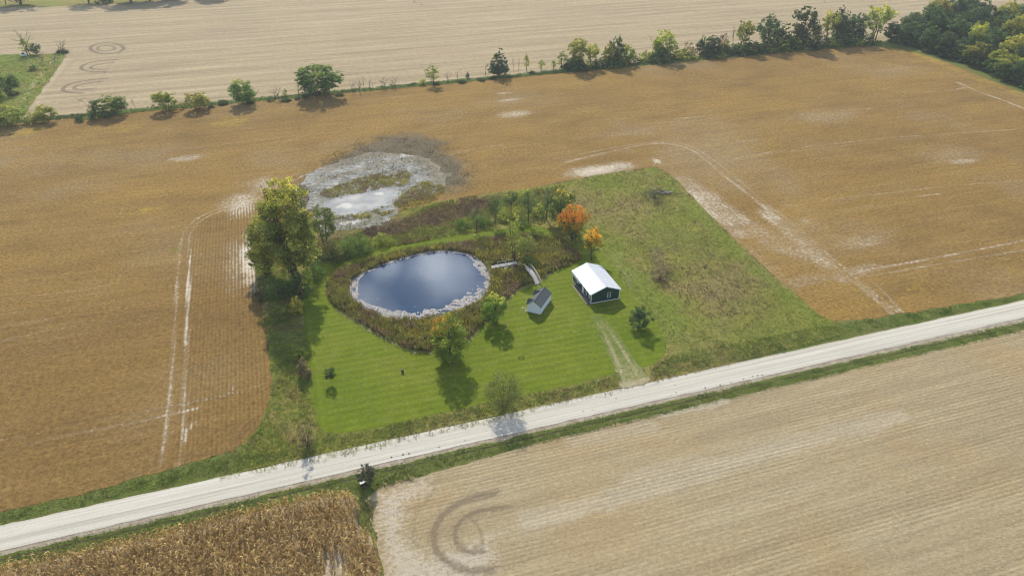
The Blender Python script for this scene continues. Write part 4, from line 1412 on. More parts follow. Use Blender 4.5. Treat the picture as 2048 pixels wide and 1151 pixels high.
def tree_mesh(name, H, W, prof, base, ncl, nleaf, lsz, cols, seed, trunk_r=None, stems=1, tip=None, tipamt=0.0, rcl=0.13, limbs=26, lobes=0.25, hollow=0.45, mat='leaf', tipdir=None, droop=0.0):
    """returns (trunk mesh, crown mesh) for a tree of height H and crown width W standing at the origin"""
    rs = np.random.RandomState(seed)
    pf = PROFS[prof]
    ph = rs.uniform(0, 6.28, 6)
    nleaf, ncl, rcl = int(nleaf * 1.3), int(ncl * 1.5), rcl * 0.92
    # clump centres
    t = rs.uniform(0.02, 0.99, ncl * 5)
    acc = rs.rand(len(t)) < pf(t) ** 1.3
    t = t[acc][:ncl]
    n = len(t)
    a = rs.uniform(0, 2 * math.pi, n)
    rr = np.sqrt(rs.uniform(hollow ** 2, 1, n))
    lob = 1 + lobes * (np.sin(a * 2 + ph[0] + t * 3) * .6 + np.sin(a * 3 + ph[1] - t * 5) * .5 + np.sin(t * 9 + ph[2] + a) * .5)
    R = W / 2 * pf(t) * rr * lob * 0.98
    zc = H * (base + (1 - base) * t * 0.95) + rs.normal(0, H * .012, n)
    cc = np.stack([np.cos(a) * R, np.sin(a) * R, zc - droop * R], 1)
    rc = W * rcl * 1.12 * rs.uniform(0.6, 1.35, n) * np.clip(pf(t), 0.45, 1)
    per = np.maximum(3, (nleaf * rc ** 1.6 / (rc ** 1.6).sum()).astype(int))
    ci = np.repeat(np.arange(n), per)
    N = len(ci)
    d = rs.normal(0, 1, (N, 3))
    d /= np.linalg.norm(d, axis=1)[:, None]
    rad = rs.uniform(0.35, 1.0, N) ** 0.6 * np.where(rs.rand(N) < 0.16, rs.uniform(1.0, 1.7, N), 1.0)
    pos = cc[ci] + d * rad[:, None] * rc[ci][:, None] * np.array([1, 1, 0.72])
    pos[:, 2] = np.maximum(pos[:, 2], 0.15)
    nrm = d * 0.6 + rs.normal(0, 0.5, (N, 3)) + np.array([0, 0, 0.75])
    nrm /= np.linalg.norm(nrm, axis=1)[:, None]
    u = np.cross(nrm, rs.normal(0, 1, (N, 3)))
    u /= np.linalg.norm(u, axis=1)[:, None]
    v = np.cross(nrm, u)
    s = (lsz * rs.uniform(0.6, 1.35, N))[:, None] * 0.5
    V = np.stack([pos - u * s * 1.25, pos + v * s * 0.8, pos + u * s * 1.25, pos - v * s * 0.8], 1).reshape(-1, 3)
    pal = np.array(cols, float)
    ct = rs.rand(n)
    f = np.clip(ct[ci] * 0.75 + rs.uniform(0, 0.25, N), 0, 0.999) * (len(pal) - 1)
    i0 = f.astype(int)
    fr = (f - i0)[:, None]
    C = pal[i0] * (1 - fr) + pal[np.minimum(i0 + 1, len(pal) - 1)] * fr
    if tip is not None:
        hf = (pos[:, 2] / H - base) / (1 - base)
        g = hf
        if tipdir is not None:
            g = hf * 0.6 + 0.4 * ((pos[:, 0] * tipdir[0] + pos[:, 1] * tipdir[1]) / W + 0.5)
        k = np.clip((g - (1 - tipamt)) / 0.22 + rs.normal(0, 0.25, N) + (ct[ci] - .5) * .9, 0, 1)[:, None]
        tp = np.array(tip, float)
        tc = tp[rs.randint(0, len(tp), n)][ci]
        C = C * (1 - k) + tc * k
    C = C * rs.uniform(0.55, 1.45, (N, 1)) * rs.uniform(0.75, 1.25, (n, 1))[ci]
    crown = mesh_np('crown', V, np.arange(N * 4).reshape(-1, 4), M[mat], cols=np.repeat(C, 4, 0))
    # trunk and limbs
    tr = trunk_r or H * 0.018
    segs = []
    for s_ in range(stems):
        a0 = rs.uniform(0, 6.28)
        off = 0 if stems == 1 else W * 0.07
        p = np.array([math.cos(a0) * off, math.sin(a0) * off, -0.1])
        lean = rs.normal(0, 0.03 if stems == 1 else 0.10, 2)
        r = tr if stems == 1 else tr * 0.7
        top = H * (0.88 if prof != 'dome' else 0.6)
        K = 6
        pts = [p]
        for k in range(1, K + 1):
            q = pts[-1] + np.array([lean[0] * top / K + rs.normal(0, W * .012), lean[1] * top / K + rs.normal(0, W * .012), top / K])
            pts.append(q)
        rads = [r * (1.35 if k == 0 else 1) * (1 - 0.85 * k / K) for k in range(K + 1)]
        for k in range(K):
            segs.append((pts[k], rads[k], pts[k + 1], rads[k + 1]))
        sel = rs.choice(n, min(n, limbs // stems), replace=False)
        for j in sel:
            c = cc[j]
            zz = max(H * 0.06, c[2] - 0.75 * math.hypot(c[0], c[1]) - 0.05 * H)
            k = min(K - 1, int(zz / top * K))
            fr_ = np.clip(zz / top * K - k, 0, 1)
            b = pts[k] * (1 - fr_) + pts[k + 1] * fr_
            rb = (rads[k] * (1 - fr_) + rads[k + 1] * fr_) * 0.45
            mid = b * 0.5 + c * 0.5 + np.array([0, 0, -0.04 * H]) + rs.normal(0, W * .02, 3)
            segs.append((b, rb, mid, rb * .6))
            segs.append((mid, rb * .6, c, rb * .15))
    TV, TF = tubes(segs)
    trunk = mesh_np('trunk', TV, TF, M['bark'], True)
    return trunk, crown


def bare_mesh(name, H, W, seed, stems=1, twigs=3, thick=0.02):
    """(trunk mesh, branches mesh) of a leafless tree"""
    rs = np.random.RandomState(seed)
    ts, bs = [], []

    def grow(p, d, L, r, depth):
        d = d / np.linalg.norm(d)
        q = p + d * L
        (ts if depth == 0 else bs).append((p, r, q, r * 0.62))
        if depth >= twigs:
            return
        for _ in range(rs.randint(2, 4) + (1 if depth == twigs - 1 else 0)):
            nd = d + rs.normal(0, 0.42, 3) * np.array([W / H * 1.7, W / H * 1.7, 0.5])
            nd[2] = abs(nd[2]) * 0.8 + 0.15
            st = p + d * L * rs.uniform(0.55, 1.0)
            grow(st, nd, L * rs.uniform(0.55, 0.85), r * 0.55, depth + 1)
    for s in range(stems):
        a = rs.uniform(0, 6.28)
        o = np.array([math.cos(a), math.sin(a), 0]) * (0 if stems == 1 else W * 0.12)
        grow(o + np.array([0, 0, -0.1]), np.array([rs.normal(0, .12) + o[0] * .3, rs.normal(0, .12) + o[1] * .3, 1.0]), H * 0.4, H * thick, 0)
    V, F = tubes(ts, 5)
    V2, F2 = tubes(bs, 3)
    top = V2[:, 2].max()
    k = H / top
    V, V2 = V * k, V2 * k
    return mesh_np('trunk', V, F, M['greybark'], True), mesh_np('branches', V2, F2, M['greybark'], True)


DG = [(0.04, 0.062, 0.022), (0.055, 0.085, 0.028), (0.08, 0.115, 0.032)]
MG = [(0.05, 0.085, 0.02), (0.08, 0.125, 0.026), (0.12, 0.165, 0.035)]
YG = [(0.10, 0.13, 0.025), (0.17, 0.195, 0.035), (0.25, 0.26, 0.05)]
YY = [(0.17, 0.165, 0.03), (0.26, 0.23, 0.04), (0.34, 0.28, 0.05)]
CG = [(0.028, 0.05, 0.024), (0.04, 0.065, 0.03), (0.055, 0.085, 0.035)]
BR = [(0.10, 0.085, 0.045), (0.14, 0.11, 0.055), (0.16, 0.14, 0.06)]
PROTO = {}


def proto(kind, n, **kw):
    PROTO[kind] = []
    for i in range(n):
        seed = abs(hash_name(kind)) % 10000 + i * 17
        if kw.get('bare'):
            k2 = {k: v for k, v in kw.items() if k not in ('bare', 'H', 'W')}
            a, b = bare_mesh(kind, kw['H'], kw['W'], seed, **k2)
            PROTO[kind].append((kw['H'], kw['W'], a, b, 'branches'))
        else:
            a, b = tree_mesh(kind, seed=seed, **kw)
            PROTO[kind].append((kw['H'], kw['W'], a, b, 'crown'))


def hash_name(s):
    h = 0
    for ch in s:
        h = (h * 131 + ord(ch)) & 0xffffff
    return h


proto('green', 3, H=9, W=8, prof='round', base=0.10, ncl=60, nleaf=2600, lsz=0.42, cols=MG, stems=2, tip=[(0.16, 0.18, 0.03)], tipamt=0.35)
proto('yellowgreen', 3, H=9, W=7, prof='round', base=0.08, ncl=56, nleaf=2300, lsz=0.40, cols=YG, stems=3, tip=[(0.30, 0.27, 0.05)], tipamt=0.3)
proto('dark', 3, H=13, W=8, prof='tall', base=0.12, ncl=70, nleaf=2800, lsz=0.48, cols=DG, lobes=0.45, rcl=0.12)
proto('conifer', 2, H=12, W=7.5, prof='cone', base=0.08, ncl=90, nleaf=3000, lsz=0.36, cols=CG, rcl=0.10, lobes=0.25, hollow=0.3, droop=0.12)
proto('tallyellow', 2, H=12, W=8, prof='vase', base=0.18, ncl=56, nleaf=2200, lsz=0.42, cols=YG, tip=[(0.3, 0.28, 0.05)], tipamt=0.3, stems=3)
proto('shrub', 3, H=2.5, W=3, prof='dome', base=0.0, ncl=26, nleaf=700, lsz=0.24, cols=DG, stems=2, limbs=8, rcl=0.18)
proto('lightshrub', 2, H=2.5, W=3, prof='dome', base=0.0, ncl=26, nleaf=700, lsz=0.24, cols=YG, stems=2, limbs=8, rcl=0.18)
proto('thin', 2, H=6, W=2.6, prof='tall', base=0.2, ncl=22, nleaf=420, lsz=0.28, cols=YG, limbs=14, rcl=0.2)
proto('brown', 2, H=6, W=5, prof='round', base=0.1, ncl=40, nleaf=800, lsz=0.28, cols=BR, stems=2, limbs=30)
proto('bare', 4, bare=True, H=6, W=4, stems=1, twigs=4)
proto('bareshrub', 3, bare=True, H=4.5, W=3.6, stems=4, twigs=3, thick=0.014)
proto('wood', 5, H=17, W=12, prof='round', base=0.05, ncl=95, nleaf=4600, lsz=0.60, cols=DG, tip=[(0.09, 0.13, 0.03)], tipamt=0.15, lobes=0.3, rcl=0.12)
proto('woodyellow', 2, H=17, W=12, prof='round', base=0.05, ncl=95, nleaf=4600, lsz=0.60, cols=MG, tip=[(0.26, 0.24, 0.04), (0.2, 0.21, 0.04)], tipamt=0.55, lobes=0.3, rcl=0.12)

NAMES = dict(green='tree', yellowgreen='tree', dark='tree', conifer='conifer', tallyellow='tree', shrub='shrub', lightshrub='shrub', thin='young_tree', brown='tree',
             bare='bare_tree', bareshrub='bare_shrub', wood='woodland_tree', woodyellow='woodland_tree')
CATS = dict(tree='tree', conifer='conifer', shrub='bush', young_tree='tree', bare_tree='tree', bare_shrub='bush', woodland_tree='tree')
trs = np.random.RandomState(5)
cnt_k = {}


def plant_world(kind, x, y, h, w, label, group=None, lean=None, rz=None):
    lst = PROTO[kind]
    i = cnt_k.get(kind, 0)
    cnt_k[kind] = i + 1
    H, W, a, b, part = lst[i % len(lst)]
    nm = NAMES[kind]
    e = empty(nm, (x, y, 0.02), trs.uniform(0, 6.28) if rz is None else rz)
    e.scale = (w / W, w / W, h / H)
    if lean:
        e.rotation_euler = (lean[0], lean[1], 0)
    tag(e, label, CATS[nm], group)
    link('trunk', a, e)
    link(part, b, e)
    return e


def plant(kind, px, py, hpx, wpx, label, group=None, **kw):
    p = P(px, py)
    h = height_at(px, py, hpx)
    dep = proj(p[0], p[1], h / 2)[2]
    w = wpx * dep / FPX * 1.12
    return plant_world(kind, p[0], p[1], h, w, label, group, **kw)


HG = 'trees and bushes along the northern hedgerow'
HT = [
    ('yellowgreen', 20, 251, 42, 56, 'broad yellow-green bush at the left edge of the photo, westmost in the hedgerow'),
    ('lightshrub', 68, 246, 24, 26, 'low yellow-green bush just right of the westmost hedgerow bush'),
    ('yellowgreen', 96, 244, 36, 36, 'small round yellow-green tree facing the foot of the corner meadow'),
    ('shrub', 162, 241, 15, 20, 'small dark round bush left of the leaning dead tree'),
    ('shrub', 188, 238, 30, 18, 'dark ivy-like bush under the leaning dead tree'),
    ('bare', 184, 237, 44, 34, 'leaning dead tree with bare limbs reaching left over the stubble'),
    ('green', 226, 231, 44, 52, 'round green tree right of the leaning dead tree'),
    ('shrub', 208, 234, 14, 20, 'low dark bush at the left foot of the round green tree'),
    ('bare', 273, 225, 30, 12, 'thin solitary dead sapling between the round green tree and the yellow-green pair'),
    ('yellowgreen', 334, 221, 42, 44, 'yellow-green tree, left one of the pair nearest the thin dead sapling'),
    ('thin', 365, 217, 14, 9, 'tiny sapling between two yellow-green trees'),
    ('yellowgreen', 396, 219, 36, 44, 'round yellow-green tree, right one of the pair nearest the thin dead sapling'),
    ('shrub', 446, 208, 9, 18, 'low bush left of the half-bare green tree'),
    ('green', 488, 207, 53, 46, 'green tree with a bare-limbed lower half beside a leafless tree'),
    ('bare', 511, 204, 30, 24, 'leafless tree touching the right side of the half-bare green tree'),
    ('bareshrub', 556, 198, 28, 22, 'bare grey bush between the half-bare green tree and the big round tree'),
    ('thin', 572, 197, 20, 9, 'short dark ivy-clad stump-like sapling beside a bare grey bush'),
    ('bareshrub', 601, 192, 30, 22, 'bare bush at the left foot of the big round green tree'),
    ('green', 637, 191, 64, 92, 'largest round green tree of the western hedgerow'),
    ('bareshrub', 707, 184, 26, 12, 'narrow bare bush, first right of the big round tree'),
    ('bareshrub', 719, 184, 27, 16, 'bare bush, second right of the big round tree'),
    ('bare', 729, 181, 30, 9, 'slim bare sapling, third right of the big round tree'),
    ('bareshrub', 742, 179, 22, 15, 'bare V-shaped bush, fourth right of the big round tree'),
    ('bareshrub', 771, 178, 24, 20, 'left of two bare bushes standing close together'),
    ('bareshrub', 788, 177, 25, 20, 'right of two bare bushes standing close together'),
    ('lightshrub', 845, 170, 14, 12, 'little green bush left of the small yellowing tree'),
    ('thin', 867, 170, 42, 26, 'small yellowing tree left of the tall dark conifer'),
    ('bareshrub', 894, 164, 24, 16, 'bare grey bush right of the small yellowing tree'),
    ('bare', 916, 160, 24, 20, 'spreading dead sapling in the middle of the hedgerow'),
    ('conifer', 936, 156, 15, 9, 'tiny conifer left of the tall dark conifer'),
    ('bare', 971, 150, 26, 18, 'bare sapling touching the left side of the tall dark conifer'),
    ('conifer', 998, 151, 65, 44, 'tall dark conical tree standing alone above the middle of the hedgerow'),
    ('bare', 1027, 143, 30, 9, 'first bare sapling right of the tall dark conifer'),
    ('bare', 1037, 143, 27, 10, 'second bare sapling right of the tall dark conifer'),
    ('thin', 1053, 141, 34, 13, 'slim sapling with a yellow top right of two bare saplings'),
    ('thin', 1083, 139, 21, 14, 'small green sapling, left of a matching pair'),
    ('thin', 1107, 137, 17, 12, 'small green sapling, right of a matching pair'),
    ('thin', 1124, 136, 36, 20, 'thin airy tree at the left side of the broad yellow-green clump'),
    ('tallyellow', 1155, 138, 62, 46, 'broad yellow-green tree making the middle of a many-stemmed clump'),
    ('tallyellow', 1183, 134, 48, 32, 'lower right tree of the many-stemmed yellow-green clump'),
    ('yellowgreen', 1220, 132, 48, 28, 'yellow-green tree leaning on the left of a dark blue-green tree'),
    ('dark', 1233, 131, 63, 26, 'narrow dark blue-green tree between two yellow-green trees'),
    ('yellowgreen', 1256, 128, 42, 24, 'small yellow-green tree at the right of the narrow dark tree'),
    ('bareshrub', 1270, 127, 24, 20, 'grey leafless bush right of the small yellow-green tree'),
    ('bareshrub', 1292, 122, 24, 18, 'grey leafless bush at the foot of the thin dead tree'),
    ('bare', 1302, 121, 48, 14, 'thin dead tree beside the plump yellow-green tree'),
    ('yellowgreen', 1326, 119, 62, 46, 'plump yellow-green tree with leafy tip, between the two big gaps'),
    ('bareshrub', 1360, 116, 26, 16, 'dark bare bush in the grassy gap'),
    ('brown', 1375, 113, 34, 18, 'thin brownish tree in the grassy gap'),
    ('brown', 1388, 112, 22, 18, 'low russet bush in the grassy gap'),
    ('dark', 1404, 111, 42, 20, 'small dark tree with a bare stem at the end of the grassy gap'),
    ('dark', 1423, 110, 42, 26, 'dark dense bushy tree right of the grassy gap'),
    ('brown', 1443, 106, 46, 20, 'reddish-topped slim tree right of the dark dense one'),
    ('lightshrub', 1450, 106, 28, 20, 'green bush below the reddish-topped slim tree'),
    ('bare', 1463, 102, 50, 22, 'tall dead forked tree beside the bright yellow-green tree'),
    ('tallyellow', 1484, 101, 62, 36, 'bright yellow-green tree right of the dead forked tree'),
    ('shrub', 1503, 102, 24, 22, 'dark bush under the bright yellow-green tree'),
    ('dark', 1532, 97, 73, 38, 'dark twin-topped tree, westmost of the tall eastern trees'),
    ('dark', 1560, 95, 50, 26, 'shorter dark tree between the two tallest ones'),
    ('dark', 1601, 93, 86, 46, 'tallest dark tree of the eastern hedgerow'),
    ('shrub', 1580, 95, 28, 30, 'dark bush at the left foot of the tallest dark tree'),
    ('brown', 1628, 90, 48, 24, 'thin brownish tree right of the tallest dark tree'),
    ('tallyellow', 1654, 87, 68, 40, 'yellow-green tree framed by dark trees'),
    ('dark', 1668, 86, 78, 22, 'narrow dark tree rising behind the framed yellow-green one'),
    ('dark', 1685, 85, 66, 28, 'dark tree right of the framed yellow-green one'),
    ('dark', 1708, 84, 61, 36, 'dark full tree left of the open yellow tree'),
    ('tallyellow', 1746, 80, 72, 54, 'open yellow-green tree with visible limbs where hedgerow meets the wood'),
    ('shrub', 1640, 92, 22, 34, 'low bush beneath the yellow-green tree framed by dark trees'),
    ('shrub', 1725, 87, 24, 40, 'dark low bush left of the open yellow-green tree'),
]
for k, px, py, h, w, lb in HT:
    plant(k, px, py, h, w, lb, HG)
# filler scrub in the eastern half, where the hedge closes up
fill = np.random.RandomState(9)
for i in range(46):
    px = fill.uniform(1130, 1745)
    py = np.interp(px, [1130, 1400, 1600, 1745], [140, 113, 95, 86]) + fill.uniform(-2, 3)
    plant('shrub' if fill.rand() < 0.7 else 'lightshrub', px, py, fill.uniform(14, 30), fill.uniform(22, 42), 'low dark scrub filling the foot of the eastern hedgerow', 'scrub at the foot of the hedgerow')
for i in range(14):
    px = fill.uniform(420, 1120)
    py = np.interp(px, [420, 700, 1000, 1120], [214, 188, 157, 142]) + fill.uniform(-2, 2)
    plant('shrub', px, py, fill.uniform(4, 8), fill.uniform(10, 20), 'tiny dark bush in the grass of the western hedgerow', 'tiny bushes in the hedgerow grass')

# trees in the north-west corner meadow and at the far edge
for k, px, py, h, w, lb in [
    ('bare', 62, 112, 56, 34, 'tall half-dead pale tree beside the white object in the corner meadow'),
    ('thin', 56, 112, 38, 20, 'sparse green tree left of the tall half-dead tree'),
    ('dark', 74, 110, 26, 16, 'dark small tree right of the tall half-dead tree'),
    ('bareshrub', 122, 106, 28, 24, 'bare bush at the point of the corner meadow'),
    ('shrub', 126, 106, 10, 22, 'dark low leaves round the bare bush at the meadow point'),
    ('bareshrub', 86, 125, 24, 16, 'grey-green scrubby bush below the half-dead tree'),
    ('bareshrub', 110, 126, 18, 20, 'leafless bush beside the pale grass path'),
    ('shrub', 67, 141, 13, 13, 'round dark bush in the middle of the corner meadow'),
    ('green', 17, 188, 45, 42, 'grey-green spreading tree at the left edge of the corner meadow'),
    ('shrub', 27, 191, 11, 14, 'small dark bush under the grey-green spreading tree'),
    ('yellowgreen', 0, 212, 40, 30, 'half-cropped tree at the left border above the hedgerow'),
    ('bare', 57, 205, 18, 10, 'small bare sapling beside the pale grass path'),
    ('lightshrub', 92, 140, 7, 9, 'tiny bush on the pale grass path'),
]:
    plant(k, px, py, h, w, lb, 'trees and bushes of the corner meadow')
for px, py, h, w, k, lb in [(12, 10, 60, 30, 'bare', 'leafless tree at the top left corner of the photo'), (42, 10, 62, 60, 'dark', 'dark tree, left one at the far edge of the stubble'),
                            (178, 7, 60, 40, 'dark', 'small dark tree in the middle of the far edge'), (212, 7, 40, 26, 'shrub', 'dark bush between the far-edge trees'),
                            (262, 5, 70, 60, 'dark', 'large dark tree right of the middle of the far edge'), (300, 2, 75, 46, 'dark', 'dark tree second from the right on the far edge'),
                            (345, -2, 75, 56, 'dark', 'rightmost dark tree of the far edge'), (430, -8, 70, 60, 'wood', 'tree beyond the upper edge of the photo casting shade on the stubble')]:
    plant(k, px, py, h, w, lb, 'trees along the far edge of the stubble')

# the wood in the north-east
edge = PL((1770, 82), (1800, 88), (1850, 101), (1900, 117), (1960, 140), (2048, 174), (2130, 205))
wrs = np.random.RandomState(12)
seg = np.concatenate([[0], np.cumsum(np.linalg.norm(np.diff(edge, axis=0), axis=1))])
specials = {}
wood_pts = []
for row in range(9):
    s_ = wrs.uniform(0, 6)
    while s_ < seg[-1]:
        i = min(len(edge) - 2, np.searchsorted(seg, s_, 'right') - 1)
        t_ = (s_ - seg[i]) / (seg[i + 1] - seg[i])
        p = edge[i] * (1 - t_) + edge[i + 1] * t_
        dv = edge[i + 1] - edge[i]
        nrm_ = np.array([-dv[1], dv[0]]) / np.linalg.norm(dv)
        if nrm_[0] < 0:
            nrm_ = -nrm_
        q = p + nrm_ * (2.5 + row * 10.5 + wrs.uniform(-2, 2)) + np.array([0, 0.0])
        wood_pts.append((q, row))
        s_ += wrs.uniform(8, 12) if row else wrs.uniform(6.5, 9.5)
YW = [(1925, 140), (1945, 120), (2010, 150), (1990, 60), (2035, 90)]
for q, row in wood_pts:
    px, py, dep = proj(q[0], q[1], 0)
    if q[1] > 345 and px < 1850:
        continue
    if px > 2260 or py < -170:
        continue
    h = wrs.uniform(10, 14) if row == 0 else wrs.uniform(13, 19)
    if px < 1830:
        h *= 0.8
    yl = any(abs(px - a) < 26 and abs(py - b) < 14 for a, b in YW) or wrs.rand() < 0.10
    tx, ty, _ = proj(q[0], q[1], h)
    if yl:
        lb = 'woodland tree with a yellowing sunlit top among the dark crowns'
        plant_world('woodyellow', q[0], q[1], h, wrs.uniform(9, 13), lb, 'yellowing trees of the wood')
    else:
        lb = 'dark green tree on the field-side edge of the wood' if row == 0 else 'dark green tree inside the wood behind its front row'
        plant_world('wood', q[0], q[1], h, wrs.uniform(8, 12) if row == 0 else wrs.uniform(9.5, 13), lb, 'dark green trees of the wood')
    if row == 0:
        p2 = q + (wrs.uniform(-2, 2), wrs.uniform(-3, 0))
        plant_world('shrub', p2[0] - 1.5, p2[1] - 2.0, wrs.uniform(2, 5), wrs.uniform(4, 7), 'dark underbrush bush at the foot of the wood edge', 'underbrush of the wood edge')


# yard trees, each its own mesh
def hero(name, px, py, hpx, wpx, label, cat='tree', group=None, **kw):
    p = P(px, py)
    h = height_at(px, py, hpx)
    dep = proj(p[0], p[1], h / 2)[2]
    w = wpx * dep / FPX
    kw.setdefault('mat', 'herol')
    tr_, cr = tree_mesh(name, H=h, W=w, **kw)
    e = empty(name, (p[0], p[1], 0.05))
    tag(e, label, cat, group)
    link('trunk', tr_, e)
    link('crown', cr, e)
    return e


CT = [(0.07, 0.09, 0.022), (0.12, 0.135, 0.03), (0.18, 0.18, 0.038), (0.23, 0.21, 0.042)]
ORANGE = [(0.38, 0.165, 0.028), (0.40, 0.20, 0.032), (0.32, 0.15, 0.028), (0.27, 0.2, 0.035)]
AMBER = [(0.40, 0.26, 0.03), (0.34, 0.21, 0.025)]
hero('cottonwood', 592, 560, 218, 114, 'huge yellow-green cottonwood towering at the north-west corner of the yard', prof='tall', base=0.10, ncl=150, nleaf=15000, lsz=0.42, cols=CT, seed=101,
     stems=2, trunk_r=0.55, tip=[(0.27, 0.25, 0.045)], tipamt=0.35, rcl=0.105, limbs=70, lobes=0.3, hollow=0.2)
hero('cottonwood', 540, 545, 118, 84, 'lower cottonwood spreading left of the huge one', prof='round', base=0.12, ncl=80, nleaf=6500, lsz=0.40, cols=CT, seed=102, stems=2, tip=[(0.27, 0.25, 0.045)], tipamt=0.35, rcl=0.12, limbs=40)
hero('tree', 652, 492, 88, 56, 'slender grey-green tree between the huge cottonwood and the flooded patch', prof='round', base=0.2, ncl=60, nleaf=2800, lsz=0.32, cols=[(0.07, 0.09, 0.025), (0.11, 0.13, 0.035), (0.15, 0.165, 0.045)], seed=103, stems=2, limbs=40, rcl=0.13)
hero('bush', 712, 506, 50, 62, 'wide green bush on the bank north-west of the pond', 'bush', prof='dome', base=0, ncl=50, nleaf=3200, lsz=0.26, cols=MG, seed=104, stems=3, rcl=0.14)
hero('bush', 762, 462 + 24, 26, 34, 'small yellow-green bush right of the wide green bush', 'bush', prof='dome', base=0, ncl=26, nleaf=1100, lsz=0.22, cols=YG, seed=105, stems=2, rcl=0.16)
hero('bush', 668, 520, 40, 46, 'olive bush between the huge cottonwood and the wide green bush', 'bush', prof='dome', base=0, ncl=36, nleaf=1800, lsz=0.24, cols=[(0.09, 0.10, 0.03), (0.13, 0.13, 0.04)], seed=106, stems=2, rcl=0.16)
for i, (px, py, h, w, c, lb) in enumerate([
    (560, 590, 55, 60, MG, 'green bush in front of the lower cottonwood'), (598, 590, 50, 44, DG, 'dark bush in the shade at the foot of the huge cottonwood'),
    (628, 555, 60, 44, MG, 'bushy sapling right of the foot of the huge cottonwood'), (530, 548, 62, 40, YG, 'pale yellow-green bush at the left foot of the lower cottonwood'),
    (548, 640, 36, 44, [(0.10, 0.12, 0.03), (0.15, 0.16, 0.04)], 'olive bush in the weedy strip south of the cottonwoods'),
    (594, 622, 30, 30, YY, 'golden bush on the lawn edge south of the huge cottonwood'),
    (600, 716, 22, 26, YG, 'yellow bush on the west edge of the lawn'), (611, 752, 40, 26, BR, 'dark brownish shrub on the west edge of the lawn below the yellow bush'),
    (518, 600, 22, 14, BR, 'low brown weeds at the edge of the bean rows beside the weedy strip')]):
    hero('bush', px, py, h, w, lb, 'bush', 'bushes of the weedy strip', prof='dome', base=0, ncl=36, nleaf=1500, lsz=0.24, cols=c, seed=120 + i, stems=3, rcl=0.15)
# row of thin pines on the north side
PINE = [(0.05, 0.075, 0.03), (0.075, 0.10, 0.035), (0.10, 0.12, 0.04)]
for i, (px, py, h, w, lb) in enumerate([(990, 448, 60, 26, 'thin dark pine, westmost of the row north of the pond'), (1022, 428, 48, 26, 'bushy pine, second from the west in the row'),
                                        (1057, 446, 66, 26, 'tall thin pine with a bare trunk, third in the row'), (1093, 440, 68, 22, 'narrow dark pine touching the maples, eastmost of the row'),
                                        (953, 462, 50, 28, 'wispy half-bare sapling west of the pine row')]):
    hero('pine_tree', px, py, h, w, lb, 'pine', 'thin trees north of the pond', prof='tall', base=0.32, ncl=30, nleaf=900 if i < 4 else 350, lsz=0.26, cols=PINE, seed=140 + i, rcl=0.2, limbs=26)
for i, (px, py, h, w, lb) in enumerate([(1008, 438, 24, 30, 'light green bush between the first two pines'), (1078, 430, 26, 26, 'light green bush behind the tall thin pine'),
                                        (1040, 452, 20, 30, 'low green bush in front of the second pine'), (965, 448, 20, 36, 'low olive bush left of the westmost pine'),
                                        (925, 455, 18, 34, 'low olive bush north of the mown path')]):
    hero('bush', px, py, h, w, lb, 'bush', 'bushes between the pines', prof='dome', base=0, ncl=26, nleaf=800, lsz=0.24, cols=YG if i < 2 else MG, seed=150 + i, stems=2, rcl=0.17)
hero('maple_tree', 1122, 452, 78, 56, 'green maple with a yellow top behind the orange maple', prof='round', base=0.05, ncl=70, nleaf=4800, lsz=0.30, cols=[(0.05, 0.08, 0.02), (0.08, 0.115, 0.028), (0.13, 0.16, 0.04)],
     seed=160, tip=AMBER + [(0.30, 0.27, 0.05)], tipamt=0.3, rcl=0.13)
hero('maple_tree', 1144, 478, 80, 58, 'orange autumn maple north of the green house', prof='round', base=0.03, ncl=72, nleaf=5600, lsz=0.30, cols=[(0.10, 0.13, 0.03), (0.16, 0.18, 0.035), (0.25, 0.20, 0.04)],
     seed=161, tip=ORANGE, tipamt=0.72, rcl=0.12)
hero('maple_tree', 1183, 520, 68, 34, 'small golden maple on a slim bare trunk behind the white roof', prof='round', base=0.27, ncl=44, nleaf=2600, lsz=0.25, cols=[(0.12, 0.115, 0.025), (0.22, 0.18, 0.03)],
     seed=162, tip=AMBER, tipamt=0.65, rcl=0.15, trunk_r=0.16)
hero('willow_tree', 1029, 520, 98, 34, 'slim pale yellow-green tree on the islet beside the dock', prof='tall', base=0.12, ncl=44, nleaf=2200, lsz=0.22, cols=YG, seed=163, tip=[(0.33, 0.29, 0.06)], tipamt=0.3, rcl=0.16, stems=2, limbs=30)
hero('willow_tree', 1053, 516, 46, 40, 'low round pale willow beside the slim tree on the islet', 'tree', prof='round', base=0.25, ncl=36, nleaf=1700, lsz=0.20, cols=[(0.12, 0.145, 0.035), (0.18, 0.2, 0.05)], seed=164, rcl=0.16, stems=4, limbs=30)
hero('bush', 1060, 530, 22, 34, 'green bush at the head of the footbridge', 'bush', prof='dome', base=0, ncl=26, nleaf=1100, lsz=0.2, cols=MG, seed=165, stems=2, rcl=0.17)
hero('yard_tree', 987, 644, 60, 52, 'bright green tree at the pond edge left of the white shed', prof='round', base=0.06, ncl=60, nleaf=4600, lsz=0.24, cols=[(0.07, 0.115, 0.02), (0.12, 0.175, 0.03), (0.17, 0.22, 0.04)],
     seed=170, tip=[(0.29, 0.29, 0.05)], tipamt=0.35, rcl=0.13, trunk_r=0.16)
hero('yard_tree', 900, 720, 92, 84, 'large lawn tree with one orange shoulder south of the pond', prof='round', base=0.05, ncl=90, nleaf=8500, lsz=0.26, cols=[(0.08, 0.11, 0.02), (0.13, 0.165, 0.028), (0.18, 0.21, 0.038)],
     seed=171, tip=[(0.30, 0.21, 0.03), (0.32, 0.15, 0.02), (0.22, 0.21, 0.035), (0.18, 0.19, 0.035)], tipamt=0.38, tipdir=(-0.95, 0.3), rcl=0.12, trunk_r=0.24)
